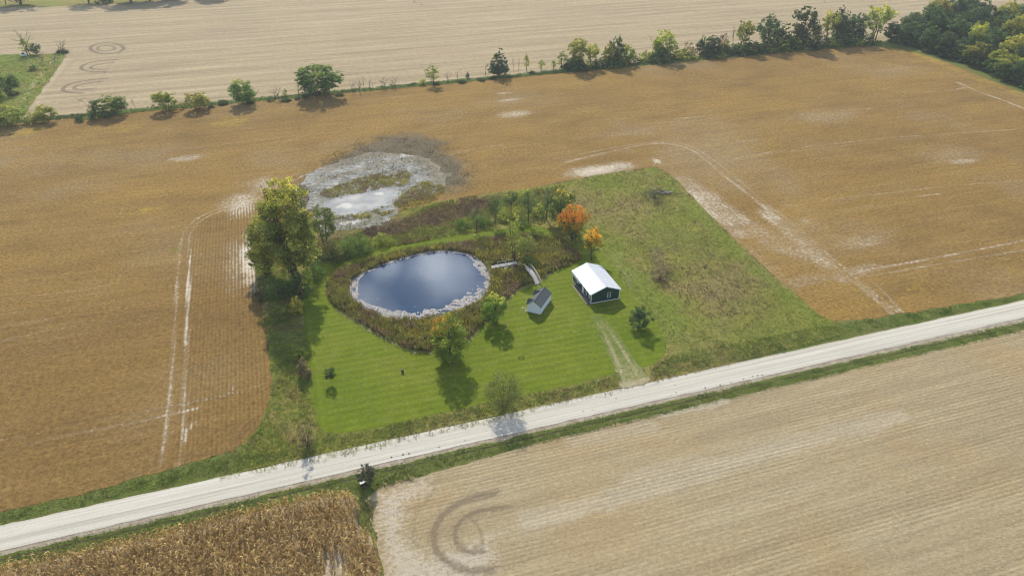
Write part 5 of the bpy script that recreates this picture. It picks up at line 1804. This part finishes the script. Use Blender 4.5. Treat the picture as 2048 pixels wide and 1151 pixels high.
hero('yard_tree', 1008, 816, 74, 68, 'sparse olive tree at the roadside edge of the lawn', prof='round', base=0.02, ncl=90, nleaf=3000, lsz=0.2, cols=[(0.06, 0.075, 0.022), (0.10, 0.11, 0.033), (0.14, 0.135, 0.045)],
     seed=172, rcl=0.15, stems=4, limbs=60, hollow=0.55, trunk_r=0.08)
hero('cedar_tree', 1278, 657, 46, 44, 'dark round cedar on the lawn south-east of the green house', 'tree', prof='round', base=0.0, ncl=50, nleaf=3600, lsz=0.18, cols=CG + [(0.09, 0.08, 0.035)], seed=173, rcl=0.13)
hero('young_tree', 662, 766, 30, 26, 'tiny dark sapling standing alone on the west lawn', prof='round', base=0.36, ncl=20, nleaf=900, lsz=0.17, cols=[(0.035, 0.055, 0.02), (0.06, 0.08, 0.025)], seed=174, rcl=0.2, trunk_r=0.04)
hero('bush', 735, 970, 42, 34, 'dark rounded bush beside the gravel road at the corner of the corn', 'bush', prof='round', base=0.0, ncl=40, nleaf=2400, lsz=0.15, cols=[(0.035, 0.045, 0.03), (0.055, 0.065, 0.04), (0.09, 0.075, 0.05)],
     seed=175, rcl=0.14, stems=2)
for i, (px, py, h, w, lb) in enumerate([(617, 893, 60, 30, 'leafless grey-brown shrub at the south-west corner of the lawn'), (1308, 398, 26, 44, 'dark weeds on the brush pile'),
                                        (1318, 560, 26, 30, 'low brown-green weed clump in the meadow east of the green house'), (1330, 545, 18, 26, 'smaller weed clump beside the brown-green one')]):
    c = BR if i != 1 else [(0.05, 0.065, 0.04), (0.09, 0.09, 0.05)]
    hero('bush', px, py, h, w, lb, 'bush', prof='dome', base=0, ncl=30, nleaf=[700, 900, 600, 400][i], lsz=0.2, cols=c, seed=180 + i, stems=4, rcl=0.15, limbs=40)


# ------------------------------------------------------------------ built things
class MB:
    def __init__(self):
        self.v, self.f = [], []

    def box(self, x0, x1, y0, y1, z0, z1):
        b = len(self.v)
        self.v += [(x0, y0, z0), (x1, y0, z0), (x1, y1, z0), (x0, y1, z0), (x0, y0, z1), (x1, y0, z1), (x1, y1, z1), (x0, y1, z1)]
        self.f += [tuple(b + i for i in q) for q in ((3, 2, 1, 0), (4, 5, 6, 7), (0, 1, 5, 4), (1, 2, 6, 5), (2, 3, 7, 6), (3, 0, 4, 7))]
        return self

    def prism(self, pts, axis, a, b):
        """extrude a 2D outline: axis 'y' -> pts are (x, z), axis 'x' -> pts are (y, z), axis 'z' -> pts are (x, y)"""
        n0 = len(self.v)
        n = len(pts)
        for t in (a, b):
            for p in pts:
                self.v.append({'y': (p[0], t, p[1]), 'x': (t, p[0], p[1]), 'z': (p[0], p[1], t)}[axis])
        self.f.append(tuple(n0 + i for i in range(n)))
        self.f.append(tuple(n0 + n + n - 1 - i for i in range(n)))
        for i in range(n):
            j = (i + 1) % n
            self.f.append((n0 + i, n0 + n + i, n0 + n + j, n0 + j))
        return self

    def bar(self, p, q, w, h=None):
        """square bar between two points"""
        h = h or w
        p, q = Vector(p), Vector(q)
        d = (q - p).normalized()
        side = d.cross(Vector((0, 0, 1)))
        if side.length < 1e-3:
            side = Vector((1, 0, 0))
        side.normalize()
        up = side.cross(d).normalized()
        b = len(self.v)
        for c in (p, q):
            for su, sv in ((-1, -1), (1, -1), (1, 1), (-1, 1)):
                self.v.append(tuple(c + side * su * w / 2 + up * sv * h / 2))
        self.f += [tuple(b + i for i in qd) for qd in ((0, 1, 2, 3), (7, 6, 5, 4), (0, 4, 5, 1), (1, 5, 6, 2), (2, 6, 7, 3), (3, 7, 4, 0))]
        return self

    def quad(self, *p):
        b = len(self.v)
        self.v += list(p)
        self.f.append(tuple(range(b, b + len(p))))
        return self

    def mesh(self, name, mat, bevel=0):
        me = bpy.data.meshes.new(name)
        me.from_pydata([tuple(map(float, v)) for v in self.v], [], self.f)
        bm = bmesh.new()
        bm.from_mesh(me)
        bmesh.ops.recalc_face_normals(bm, faces=bm.faces)
        bm.to_mesh(me)
        bm.free()
        me.materials.append(M[mat] if isinstance(mat, str) else mat)
        me.update()
        return me

    def build(self, name, mat, parent=None):
        return link(name, self.mesh(name, mat), parent)


# ---- the green house; local frame: x across, y along the ridge, origin at the south-west corner
def house():
    W, L, EH, RH = 7.0, 10.75, 2.62, 3.98
    e = empty('green_house', (59.30, 124.95, 0.08))
    tag(e, 'dark green metal-sided house with a white gabled metal roof', 'house')
    mid = W / 2
    MB().box(-0.05, W + 0.05, -0.05, L + 0.05, -0.05, 0.16).build('foundation', 'white', e)
    zr = 0.16
    # gable walls and side walls, butted
    for y0, y1 in ((0, 0.12), (L - 0.12, L)):
        MB().prism([(0, zr), (W, zr), (W, EH), (mid, RH - 0.06), (0, EH)], 'y', y0, y1).build('gable_wall', 'green', e)
    for x0, x1 in ((0, 0.12), (W - 0.12, W)):
        MB().box(x0, x1, 0.121, L - 0.121, zr, EH).build('side_wall', 'green', e)
    # siding ribs on the faces in view
    b = MB()
    for i in range(1, int(W / 0.45)):
        x = i * 0.45
        top = EH + (RH - EH) * (1 - abs(x - mid) / mid) - 0.12
        b.box(x - 0.02, x + 0.02, -0.018, 0.0, zr + 0.02, top)
    for i in range(1, int(L / 0.45)):
        y = i * 0.45
        b.box(-0.018, 0.0, y - 0.02, y + 0.02, zr + 0.02, EH - 0.16)
        b.box(W, W + 0.018, y - 0.02, y + 0.02, zr + 0.02, EH - 0.16)
    o = b.build('siding_rib', 'green', e)
    o['kind'] = 'stuff'
    # white corner trims
    for x in (0, W):
        for y in (0, L):
            sx, sy = (-1 if x == 0 else 1), (-1 if y == 0 else 1)
            c = MB()
            c.box(min(x + sx * 0.03, x - sx * 0.12), max(x + sx * 0.03, x - sx * 0.12), min(y + sy * 0.03, y + sy * 0.0), max(y + sy * 0.03, y), 0.17, EH - 0.04)
            c.box(min(x, x + sx * 0.03), max(x, x + sx * 0.03), min(y - sy * 0.12, y), max(y - sy * 0.12, y), 0.17, EH - 0.04)
            c.build('corner_trim', 'white', e)
    # roof: two pitched slabs with standing ribs, ridge cap, white fascia
    ov, oy = 0.36, 0.30
    sl = (RH - EH) / mid
    for s in (-1, 1):
        xe = mid + s * (mid + ov)
        ze = RH - sl * (mid + ov)
        slab = [(mid, RH), (xe, ze), (xe, ze + 0.07), (mid, RH + 0.07)]
        r = MB().prism(slab, 'y', -oy, L + oy).build('roof_slope', 'whitemetal', e)
        k = 0
        rm = None
        nrib = int((L + 2 * oy) / 0.92)
        for i in range(nrib + 1):
            y = -oy + 0.03 + i * (L + 2 * oy - 0.06) / nrib
            if rm is None:
                q = [(mid + s * 0.14, RH + 0.072 - sl * 0.14), (xe, ze + 0.072), (xe, ze + 0.112), (mid + s * 0.14, RH + 0.112 - sl * 0.14)]
                rm = MB().prism(q, 'y', -0.022, 0.022).mesh('roof_rib', 'whitemetal')
            rb = link('roof_rib', rm, r)
            rb.location = (0, y, 0)
    MB().prism([(mid - 0.16, RH + 0.03), (mid, RH + 0.12), (mid + 0.16, RH + 0.03), (mid + 0.16, RH + 0.06), (mid, RH + 0.15), (mid - 0.16, RH + 0.06)], 'y', -oy - 0.01, L + oy + 0.01).build('ridge_cap', 'whitemetal', e)
    for y0 in (-oy - 0.03, L + oy):
        for s in (-1, 1):
            xe = mid + s * (mid + ov)
            ze = RH - sl * (mid + ov)
            MB().prism([(mid, RH - 0.10), (xe, ze - 0.10), (xe, ze + 0.06), (mid, RH + 0.06)], 'y', y0, y0 + 0.028).build('fascia', 'white', e)

    def window(x, y, z, w, h, face):
        """face 's' on the south gable, 'w' on the west wall"""
        fr, pn = MB(), MB()
        t = 0.09

        def bx(mb, a0, a1, d0, d1, z0, z1):
            if face == 's':
                mb.box(a0, a1, y - d1, y - d0, z0, z1)
            else:
                mb.box(x - d1, x - d0, a0, a1, z0, z1)
        a = x if face == 's' else y
        bx(fr, a - w / 2, a + w / 2, 0.002, 0.05, z, z + t)
        bx(fr, a - w / 2, a + w / 2, 0.002, 0.05, z + h - t, z + h)
        bx(fr, a - w / 2, a - w / 2 + t, 0.002, 0.05, z + t, z + h - t)
        bx(fr, a + w / 2 - t, a + w / 2, 0.002, 0.05, z + t, z + h - t)
        bx(fr, a - w / 2 + t, a + w / 2 - t, 0.004, 0.045, z + h / 2 - 0.03, z + h / 2 + 0.03)
        f = fr.build('window', 'white', e)
        bx(pn, a - w / 2 + t, a + w / 2 - t, 0.003, 0.02, z + t, z + h / 2 - 0.03)
        pn.build('pane', 'glass', f)
        pn = MB()
        bx(pn, a - w / 2 + t, a + w / 2 - t, 0.003, 0.02, z + h / 2 + 0.03, z + h - t)
        pn.build('pane', 'glass', f)
    window(4.45, 0, 0.85, 0.85, 1.35, 's')
    window(0, 2.9, 0.75, 0.95, 1.35, 'w')
    window(0, 8.3, 0.85, 1.1, 1.2, 'w')
    window(0, 1.0, 0.9, 0.7, 1.1, 'w')
    # white door with its frame
    d = MB().box(-0.06, -0.002, 4.15, 5.1, 0.17, 2.2).build('door', 'white', e)
    MB().box(-0.12, -0.062, 4.98, 5.03, 1.05, 1.12).build('handle', 'darkmetal', d)
    # rolled white awning case above the north part of the west wall
    aw = MB().prism([(7.1, 0)], 'y', 0, 0) if False else MB().box(-0.42, -0.16, 5.6, 10.6, 1.98, 2.2)
    a = aw.build('awning_case', 'white', e)
    a['label'] = 'long white box along the west wall under the eave'
    for y in (5.8, 10.3):
        MB().box(-0.16, -0.002, y, y + 0.06, 2.0, 2.12).build('bracket', 'darkmetal', a)
    # low porch deck along the west wall
    dk = MB().box(-1.02, -0.05, -0.15, 8.6, 0.02, 0.14).build('deck_frame', 'brownwood', e)
    bm_ = MB().box(0, 0.16, -0.15, 8.6, 0.0, 0.03).mesh('deck_board', 'brownwood')
    for i in range(5):
        link('deck_board', bm_, dk, (-1.0 + i * 0.19, 0, 0.145))
    MB().box(-1.10, -1.03, -0.15, 8.6, 0.02, 0.18).build('deck_edge', 'rail', e)
    rl = MB()
    rl.box(-0.98, -0.92, -0.1, 1.9, 0.85, 0.91).box(-0.98, -0.92, -0.1, -0.04, 0.176, 0.85).box(-0.98, -0.92, 1.84, 1.9, 0.176, 0.85)
    for i in range(1, 10):
        rl.box(-0.965, -0.935, -0.07 + i * 0.19, -0.04 + i * 0.19, 0.3, 0.85)
    rl.build('railing', 'brownwood', e)


house()


# ---- the white shed
def shed():
    ang = math.radians(48.5)
    e = empty('white_shed', (44.54, 126.27, 0.08), ang - 0.0)
    # local: x runs back along the length, y runs to the left; origin at the front-left corner -> right side is y = -W
    W, L, EH, RH = 3.2, 6.5, 2.0, 3.15
    tag(e, 'small white shed with a grey shingled roof and two side gablets', 'shed')
    sk = MB()
    for i in range(4):
        sk.box(0.2 + i * 1.9, 0.5 + i * 1.9, -W + 0.05, -0.05, -0.03, 0.14)
    sk.build('skid', 'brownwood', e)
    z0 = 0.14
    for x0, x1 in ((0, 0.09), (L - 0.09, L)):
        MB().prism([(0, z0), (-W, z0), (-W, EH), (-W / 2, RH - 0.05), (0, EH)], 'x', x0, x1).build('gable_wall', 'whitewall', e)
    for y0, y1 in ((-W, -W + 0.09), (-0.09, 0)):
        MB().box(0.091, L - 0.091, y0, y1, z0, EH).build('side_wall', 'whitewall', e)
    # horizontal lap lines on the visible walls
    lp = MB()
    for k in range(1, 9):
        z = z0 + k * 0.21
        lp.box(0.01, L - 0.01, -W - 0.012, -W, z, z + 0.02)
        lp.box(-0.012, 0.0, -W + 0.01, -0.01, z, z + 0.02)
    o = lp.build('lap_edge', 'whitewall', e)
    o['kind'] = 'stuff'
    sl = (RH - EH) / (W / 2)
    ov, ox = 0.14, 0.12
    shs = {}
    for s in (-1, 1):
        ye = -W / 2 + s * (W / 2 + ov)
        ze = RH - sl * (W / 2 + ov)
        r = MB().prism([(-W / 2, RH), (ye, ze), (ye, ze + 0.06), (-W / 2, RH + 0.06)], 'x', -ox, L + ox).build('roof_slope', 'shingle', e)
        # shingle courses
        n = 9
        run = W / 2 + ov
        for i in range(n):
            a0, a1 = i * run / n, (i + 1) * run / n + 0.02
            za, zb = RH + 0.062 - sl * a0, RH + 0.062 - sl * a1
            MB().prism([(-W / 2 + s * a0, za), (-W / 2 + s * a1, zb), (-W / 2 + s * a1, zb + 0.03), (-W / 2 + s * a0, za + 0.004)], 'x', -ox + 0.01, L + ox - 0.01).build('shingle_course', 'shingle', r)
    MB().prism([(-W / 2 - 0.12, RH + 0.03), (-W / 2, RH + 0.11), (-W / 2 + 0.12, RH + 0.03), (-W / 2, RH + 0.14)], 'x', -ox - 0.01, L + ox + 0.01).build('ridge_cap', 'shingle', e)
    # two gablets on the left slope, ridges running out to the left
    for xc in (0.95, 4.9):
        hw, zt = 0.95, RH - 0.12
        yo = 0.22
        ze = EH - 0.06
        g = MB()
        yr = -W / 2 + 0.05
        A, B = (xc, yr, zt), (xc, yo, zt)
        for s in (-1, 1):
            Cc, D = (xc + s * hw, yo, ze), (xc + s * hw, -0.05, ze)
            g.quad(A, B, Cc, D)
            g.quad((A[0], A[1], A[2] - 0.06), (B[0], B[1], B[2] - 0.06), (Cc[0], Cc[1], Cc[2] - 0.06), (D[0], D[1], D[2] - 0.06))
            g.quad(B, Cc, (Cc[0], Cc[1], Cc[2] - 0.06), (B[0], B[1], B[2] - 0.06))
        gr = g.build('gablet_roof', 'shingle', e)
        MB().prism([(xc - hw + 0.12, EH - 0.25), (xc + hw - 0.12, EH - 0.25), (xc + hw - 0.12, ze + 0.02), (xc, zt - 0.12), (xc - hw + 0.12, ze + 0.02)], 'y', 0.01, 0.07).build('gablet_wall', 'whitewall', e)
    # door on the left side between the gablets, corner boards
    d = MB().box(2.2, 3.3, 0.003, 0.05, z0 + 0.02, 1.85).build('door', 'white', e)
    MB().box(3.1, 3.15, 0.05, 0.1, 0.95, 1.02).build('handle', 'darkmetal', d)
    for x in (-0.02, L - 0.06):
        MB().box(x, x + 0.08, -W - 0.025, -W - 0.013, z0, EH - 0.03).build('corner_board', 'white', e)


shed()


# ---- dock reaching into the pond, planks laid side by side
def dock():
    a, b = P(982, 538), P(1034, 529)
    d = b - a
    L = np.linalg.norm(d)
    ang = math.atan2(d[1], d[0])
    e = empty('dock', (a[0], a[1], 0.12), ang)
    tag(e, 'weathered grey plank dock with a bench rail at the east end of the pond', 'dock')
    Wd = 1.25
    fr = MB().box(0, L, -Wd / 2, -Wd / 2 + 0.08, 0.28, 0.44).box(0, L, Wd / 2 - 0.08, Wd / 2, 0.28, 0.44)
    for x in (0.2, L * .35, L * .7, L - 0.2):
        for s in (-1, 1):
            fr.box(x - 0.06, x + 0.06, s * (Wd / 2 + 0.061) - 0.06, s * (Wd / 2 + 0.061) + 0.06, -0.6, 0.62)
    fr.build('frame', 'wood', e)
    n = int(L / 0.2)
    pm = MB().box(0, 0.178, -Wd / 2, Wd / 2, 0.443, 0.485).mesh('plank', 'wood')
    rs = np.random.RandomState(3)
    for i in range(n):
        o = link('plank', pm, e, (i * L / n, rs.uniform(-0.02, 0.02), rs.uniform(-0.006, 0.006)))
    for s in (-1, 1):
        r = MB()
        x0, x1 = L * 0.28, L * 0.9
        r.bar((x0, s * (Wd / 2 + 0.06), 1.15), (x1, s * (Wd / 2 + 0.06), 1.15), 0.09, 0.05)
        for x in (x0, (x0 + x1) / 2, x1):
            r.bar((x, s * (Wd / 2 + 0.06), 0.3), (x, s * (Wd / 2 + 0.06), 1.12), 0.08)
        r.build('railing', 'wood', e)
    # side step platform with a dark gap beneath
    MB().box(L * .45, L * .62, -Wd / 2 - 0.75, -Wd / 2 - 0.13, 0.2, 0.26).build('step', 'wood', e)


dock()


# ---- arched footbridge with rails
def bridge():
    a, b = P(1052, 535), P(1076, 569)
    d = b - a
    L = np.linalg.norm(d)
    ang = math.atan2(d[1], d[0])
    e = empty('footbridge', (a[0], a[1], 0.12), ang)
    tag(e, 'arched grey wooden footbridge with pale handrails north of the white shed', 'bridge')
    Wd = 1.25
    rise = 0.65

    def zt(x):
        return 0.15 + rise * math.sin(math.pi * x / L)
    K = 10
    for s in (-1, 1):
        st = MB()
        for k in range(K):
            x0, x1 = k * L / K, (k + 1) * L / K
            st.bar((x0, s * (Wd / 2 - 0.05), zt(x0) - 0.14), (x1, s * (Wd / 2 - 0.05), zt(x1) - 0.14), 0.09, 0.2)
        st.build('beam', 'wood', e)
        rl = MB()
        ps = 6
        for k in range(ps + 1):
            x = 0.15 + k * (L - 0.3) / ps
            rl.bar((x, s * (Wd / 2 + 0.05), zt(x) - 0.2), (x, s * (Wd / 2 + 0.05), zt(x) + 0.95), 0.08)
            if k < ps:
                x2 = 0.15 + (k + 1) * (L - 0.3) / ps
                rl.bar((x, s * (Wd / 2 + 0.05), zt(x) + 0.98), (x2, s * (Wd / 2 + 0.05), zt(x2) + 0.98), 0.12, 0.06)
                rl.bar((x, s * (Wd / 2 + 0.05), zt(x) + 0.5), (x2, s * (Wd / 2 + 0.05), zt(x2) + 0.5), 0.05, 0.05)
        rl.build('railing', 'rail', e)
    n = int(L / 0.21)
    pm = MB().box(0, 0.185, -Wd / 2, Wd / 2, -0.02, 0.02).mesh('plank', 'wood')
    for i in range(n):
        x = i * L / n
        o = link('plank', pm, e, (x, 0, zt(x + 0.1) - 0.01))
        o.rotation_euler = (0, -math.atan(rise * math.pi / L * math.cos(math.pi * (x + 0.1) / L)), 0)


bridge()


# ---- small things
def rock_mesh(r, seed):
    bm = bmesh.new()
    bmesh.ops.create_icosphere(bm, subdivisions=2, radius=r)
    rs = random.Random(seed)
    for v in bm.verts:
        v.co *= 1 + rs.uniform(-0.22, 0.22)
        v.co.z *= 0.6
    me = bpy.data.meshes.new('rock')
    bm.to_mesh(me)
    bm.free()
    me.materials.append(M['stone'])
    return me


rocks = [rock_mesh(0.24, k) for k in range(3)]
for i, (px, py, s, lb) in enumerate([
    (737, 663, 1.0, 'pale rock on the lawn edge south-west of the pond'), (757, 670, 0.8, 'small pale rock a step right of the south-west pond-edge rock'),
    (830, 707, 1.0, 'white rock at the south tip of the pond bank'), (862, 708, 0.8, 'white rock left of the large lawn tree'),
    (1046, 617, 1.3, 'pale stone beside the west corner of the white shed'), (1052, 624, 0.9, 'small white stone touching the front corner of the white shed'),
    (1076, 570, 1.0, 'pale stone at the south end of the footbridge'), (1080, 575, 0.9, 'white stone between the footbridge and the white shed'),
    (949, 472, 1.4, 'flat pale stone on the mown path north of the pond'), (1196, 652 + 20, 0.7, 'tiny pale stone between the drive ruts')]):
    p = P(px, py)
    o = link('rock', rocks[i % 3], loc=(p[0], p[1], 0.16))
    o.scale = (s, s * 0.8, s)
    o.rotation_euler = (0, 0, i)
    tag(o, lb, 'rock', 'pale rocks round the yard')

# dark clods and stones lying on the gravel road
cm = bpy.data.materials.new('dark_clod')
clod_m = mat_plain('dark_clod_dirt', (0.12, 0.10, 0.08), 0.95, 0.1, 0.2, 5)
cl = [rock_mesh(0.17, 20 + k) for k in range(2)]
for m_ in cl:
    m_.materials.clear()
    m_.materials.append(clod_m)
rsc = np.random.RandomState(8)
spots = [(783, 914), (806, 909), (818, 907), (878, 894), (930, 881), (1342, 790), (1352, 785), (1180, 795), (1192, 793), (1462, 765), (1487, 758), (1505, 753), (1515, 751), (1524, 750), (1440, 770),
         (1232, 797), (1350, 770), (1410, 776), (1166, 822), (1186, 820)]
for i, (px, py) in enumerate(spots):
    p = P(px, py)
    o = link('dirt_clod', cl[i % 2], loc=(p[0], p[1], 0.13))
    s = rsc.uniform(0.4, 0.85)
    o.scale = (s, s, s)
    o.rotation_euler = (0, 0, i * 1.3)
    tag(o, 'dark clod of dirt lying on the south half of the gravel road', 'clod', 'dirt clods on the gravel road')

# dark well cap with a small plant on the lawn
p = P(805, 744)
e = empty('well_cap', (p[0], p[1], 0.08))
tag(e, 'small dark capped pipe standing on the lawn south of the pond', 'well cap')
bm = bmesh.new()
bmesh.ops.create_cone(bm, segments=14, radius1=0.26, radius2=0.22, depth=0.6, cap_ends=True)
me = bpy.data.meshes.new('casing')
bm.to_mesh(me)
bm.free()
me.materials.append(M['darkmetal'])
link('casing', me, e, (0, 0, 0.28))
bm = bmesh.new()
bmesh.ops.create_cone(bm, segments=14, radius1=0.32, radius2=0.24, depth=0.1, cap_ends=True)
me = bpy.data.meshes.new('cap')
bm.to_mesh(me)
bm.free()
me.materials.append(M['greybark'])
link('cap', me, e, (0, 0, 0.63))

# white utility lid under the roadside bush, and the white and dark object far off in the corner meadow
p = P(727, 967.5)
e = empty('roadside_box', (p[0], p[1], 0.02), 0.25)
tag(e, 'low dark box with a white lid under the dark roadside bush', 'box')
MB().box(-0.5, 0.5, -0.22, 0.22, 0, 0.42).build('body', 'darkmetal', e)
MB().box(-0.56, 0.56, -0.27, 0.27, 0.423, 0.5).build('lid', 'white', e)
p = P(49, 114)
e = empty('parked_trailer', (p[0], p[1], 0.05), 0.2)
tag(e, 'small white and dark trailer parked in the corner meadow by the half-dead tree', 'trailer')
MB().box(-1.3, 1.3, -0.7, 0.7, 0.55, 1.35).build('bed', 'white', e)
MB().box(-0.75, 0.35, -0.6, 0.6, 1.353, 1.9).build('load', 'darkmetal', e)
MB().bar((1.3, 0, 0.6), (2.2, 0, 0.5), 0.1).build('drawbar', 'darkmetal', e)
bm = bmesh.new()
bmesh.ops.create_cone(bm, segments=16, radius1=0.34, radius2=0.34, depth=0.2, cap_ends=True)
wm = bpy.data.meshes.new('wheel')
bm.to_mesh(wm)
bm.free()
wm.materials.append(M['darkmetal'])
for x in (-0.5, 0.3):
    for s in (-1, 1):
        w = link('wheel', wm, e, (x, s * 0.82, 0.34))
        w.rotation_euler = (math.pi / 2, 0, 0)

# heron-dark bird standing in the flood: a small dark body on legs
def bird():
    p = P(786, 338)
    e = empty('bird', (p[0], p[1], 0.1), 0.6)
    tag(e, 'dark wading bird standing in the flooded patch of the bean field', 'bird')
    rings = [(-0.62, 0.02, 0.62), (-0.4, 0.11, 0.7), (-0.1, 0.19, 0.8), (0.18, 0.15, 0.92), (0.32, 0.07, 1.08), (0.36, 0.05, 1.28), (0.42, 0.085, 1.42), (0.56, 0.05, 1.43), (0.82, 0.008, 1.38)]
    V, F = [], []
    K = 8
    for x, r, z in rings:
        for k in range(K):
            a = 2 * math.pi * k / K
            V.append((x, math.cos(a) * r, z + math.sin(a) * r))
    for i in range(len(rings) - 1):
        for k in range(K):
            F.append((i * K + k, i * K + (k + 1) % K, (i + 1) * K + (k + 1) % K, (i + 1) * K + k))
    me = bpy.data.meshes.new('body')
    me.from_pydata(V, [], F)
    me.materials.append(M['darkmetal'])
    link('body', me, e)
    lm = MB().bar((0, 0, 0), (0, 0, 0.66), 0.04).mesh('leg', 'darkmetal')
    link('leg', lm, e, (0, 0.07, 0))
    link('leg', lm, e, (0.12, -0.07, 0))


bird()


# brush pile of grey logs and branches in the meadow
def brush():
    c = P(1316, 386)
    e = empty('brush_pile', (c[0], c[1], 0.06), -0.35)
    tag(e, 'heap of grey dead branches and logs near the north-east corner of the meadow', 'brush pile')
    rs = np.random.RandomState(4)
    segs = []
    for i in range(130):
        x, y = rs.normal(0, 2.4), rs.normal(0, 0.9)
        z = max(0.05, 0.9 - abs(x) * 0.22 - abs(y) * .3) * rs.rand()
        a = rs.normal(0, 0.7)
        L = rs.uniform(0.6, 2.2)
        r = rs.uniform(0.02, 0.07)
        dz = rs.normal(0.1, 0.3)
        segs.append(((x, y, z), r, (x + math.cos(a) * L, y + math.sin(a) * L, max(0.02, z + dz)), r * .5))
    V, F = tubes(segs, 4)
    o = link('branches', mesh_np('branches', V, F, M['greybark']), e)
    o['kind'] = 'stuff'
    lm = []
    for i in range(7):
        x = rs.uniform(-0.5, 2.4)
        y = rs.uniform(-0.8, 0.3)
        a = rs.normal(-0.9, 0.4)
        L = rs.uniform(1.2, 2.4)
        V, F = tubes([((x, y, 0.5), 0.11, (x + math.cos(a) * L, y + math.sin(a) * L, 0.65), 0.08)], 7)
        link('log', mesh_np('log', V, F, M['wood']), e)


brush()


# ------------------------------------------------------------------ the air
def haze():
    bm = bmesh.new()
    bmesh.ops.create_cube(bm, size=1)
    me = bpy.data.meshes.new('haze')
    bm.to_mesh(me)
    bm.free()
    m = bpy.data.materials.new('autumn_air')
    m.use_nodes = True
    t = m.node_tree
    t.nodes.remove(t.nodes['Principled BSDF'])
    v = t.nodes.new('ShaderNodeVolumePrincipled')
    v.inputs['Color'].default_value = (0.86, 0.90, 0.96, 1)
    v.inputs['Density'].default_value = 0.00018
    v.inputs['Anisotropy'].default_value = 0.2
    t.links.new(v.outputs[0], t.nodes['Material Output'].inputs['Volume'])
    me.materials.append(m)
    o = link('haze', me, loc=(0, 0, 49.5))
    o.scale = (19000, 19000, 101)
    o['kind'] = 'stuff'


haze()
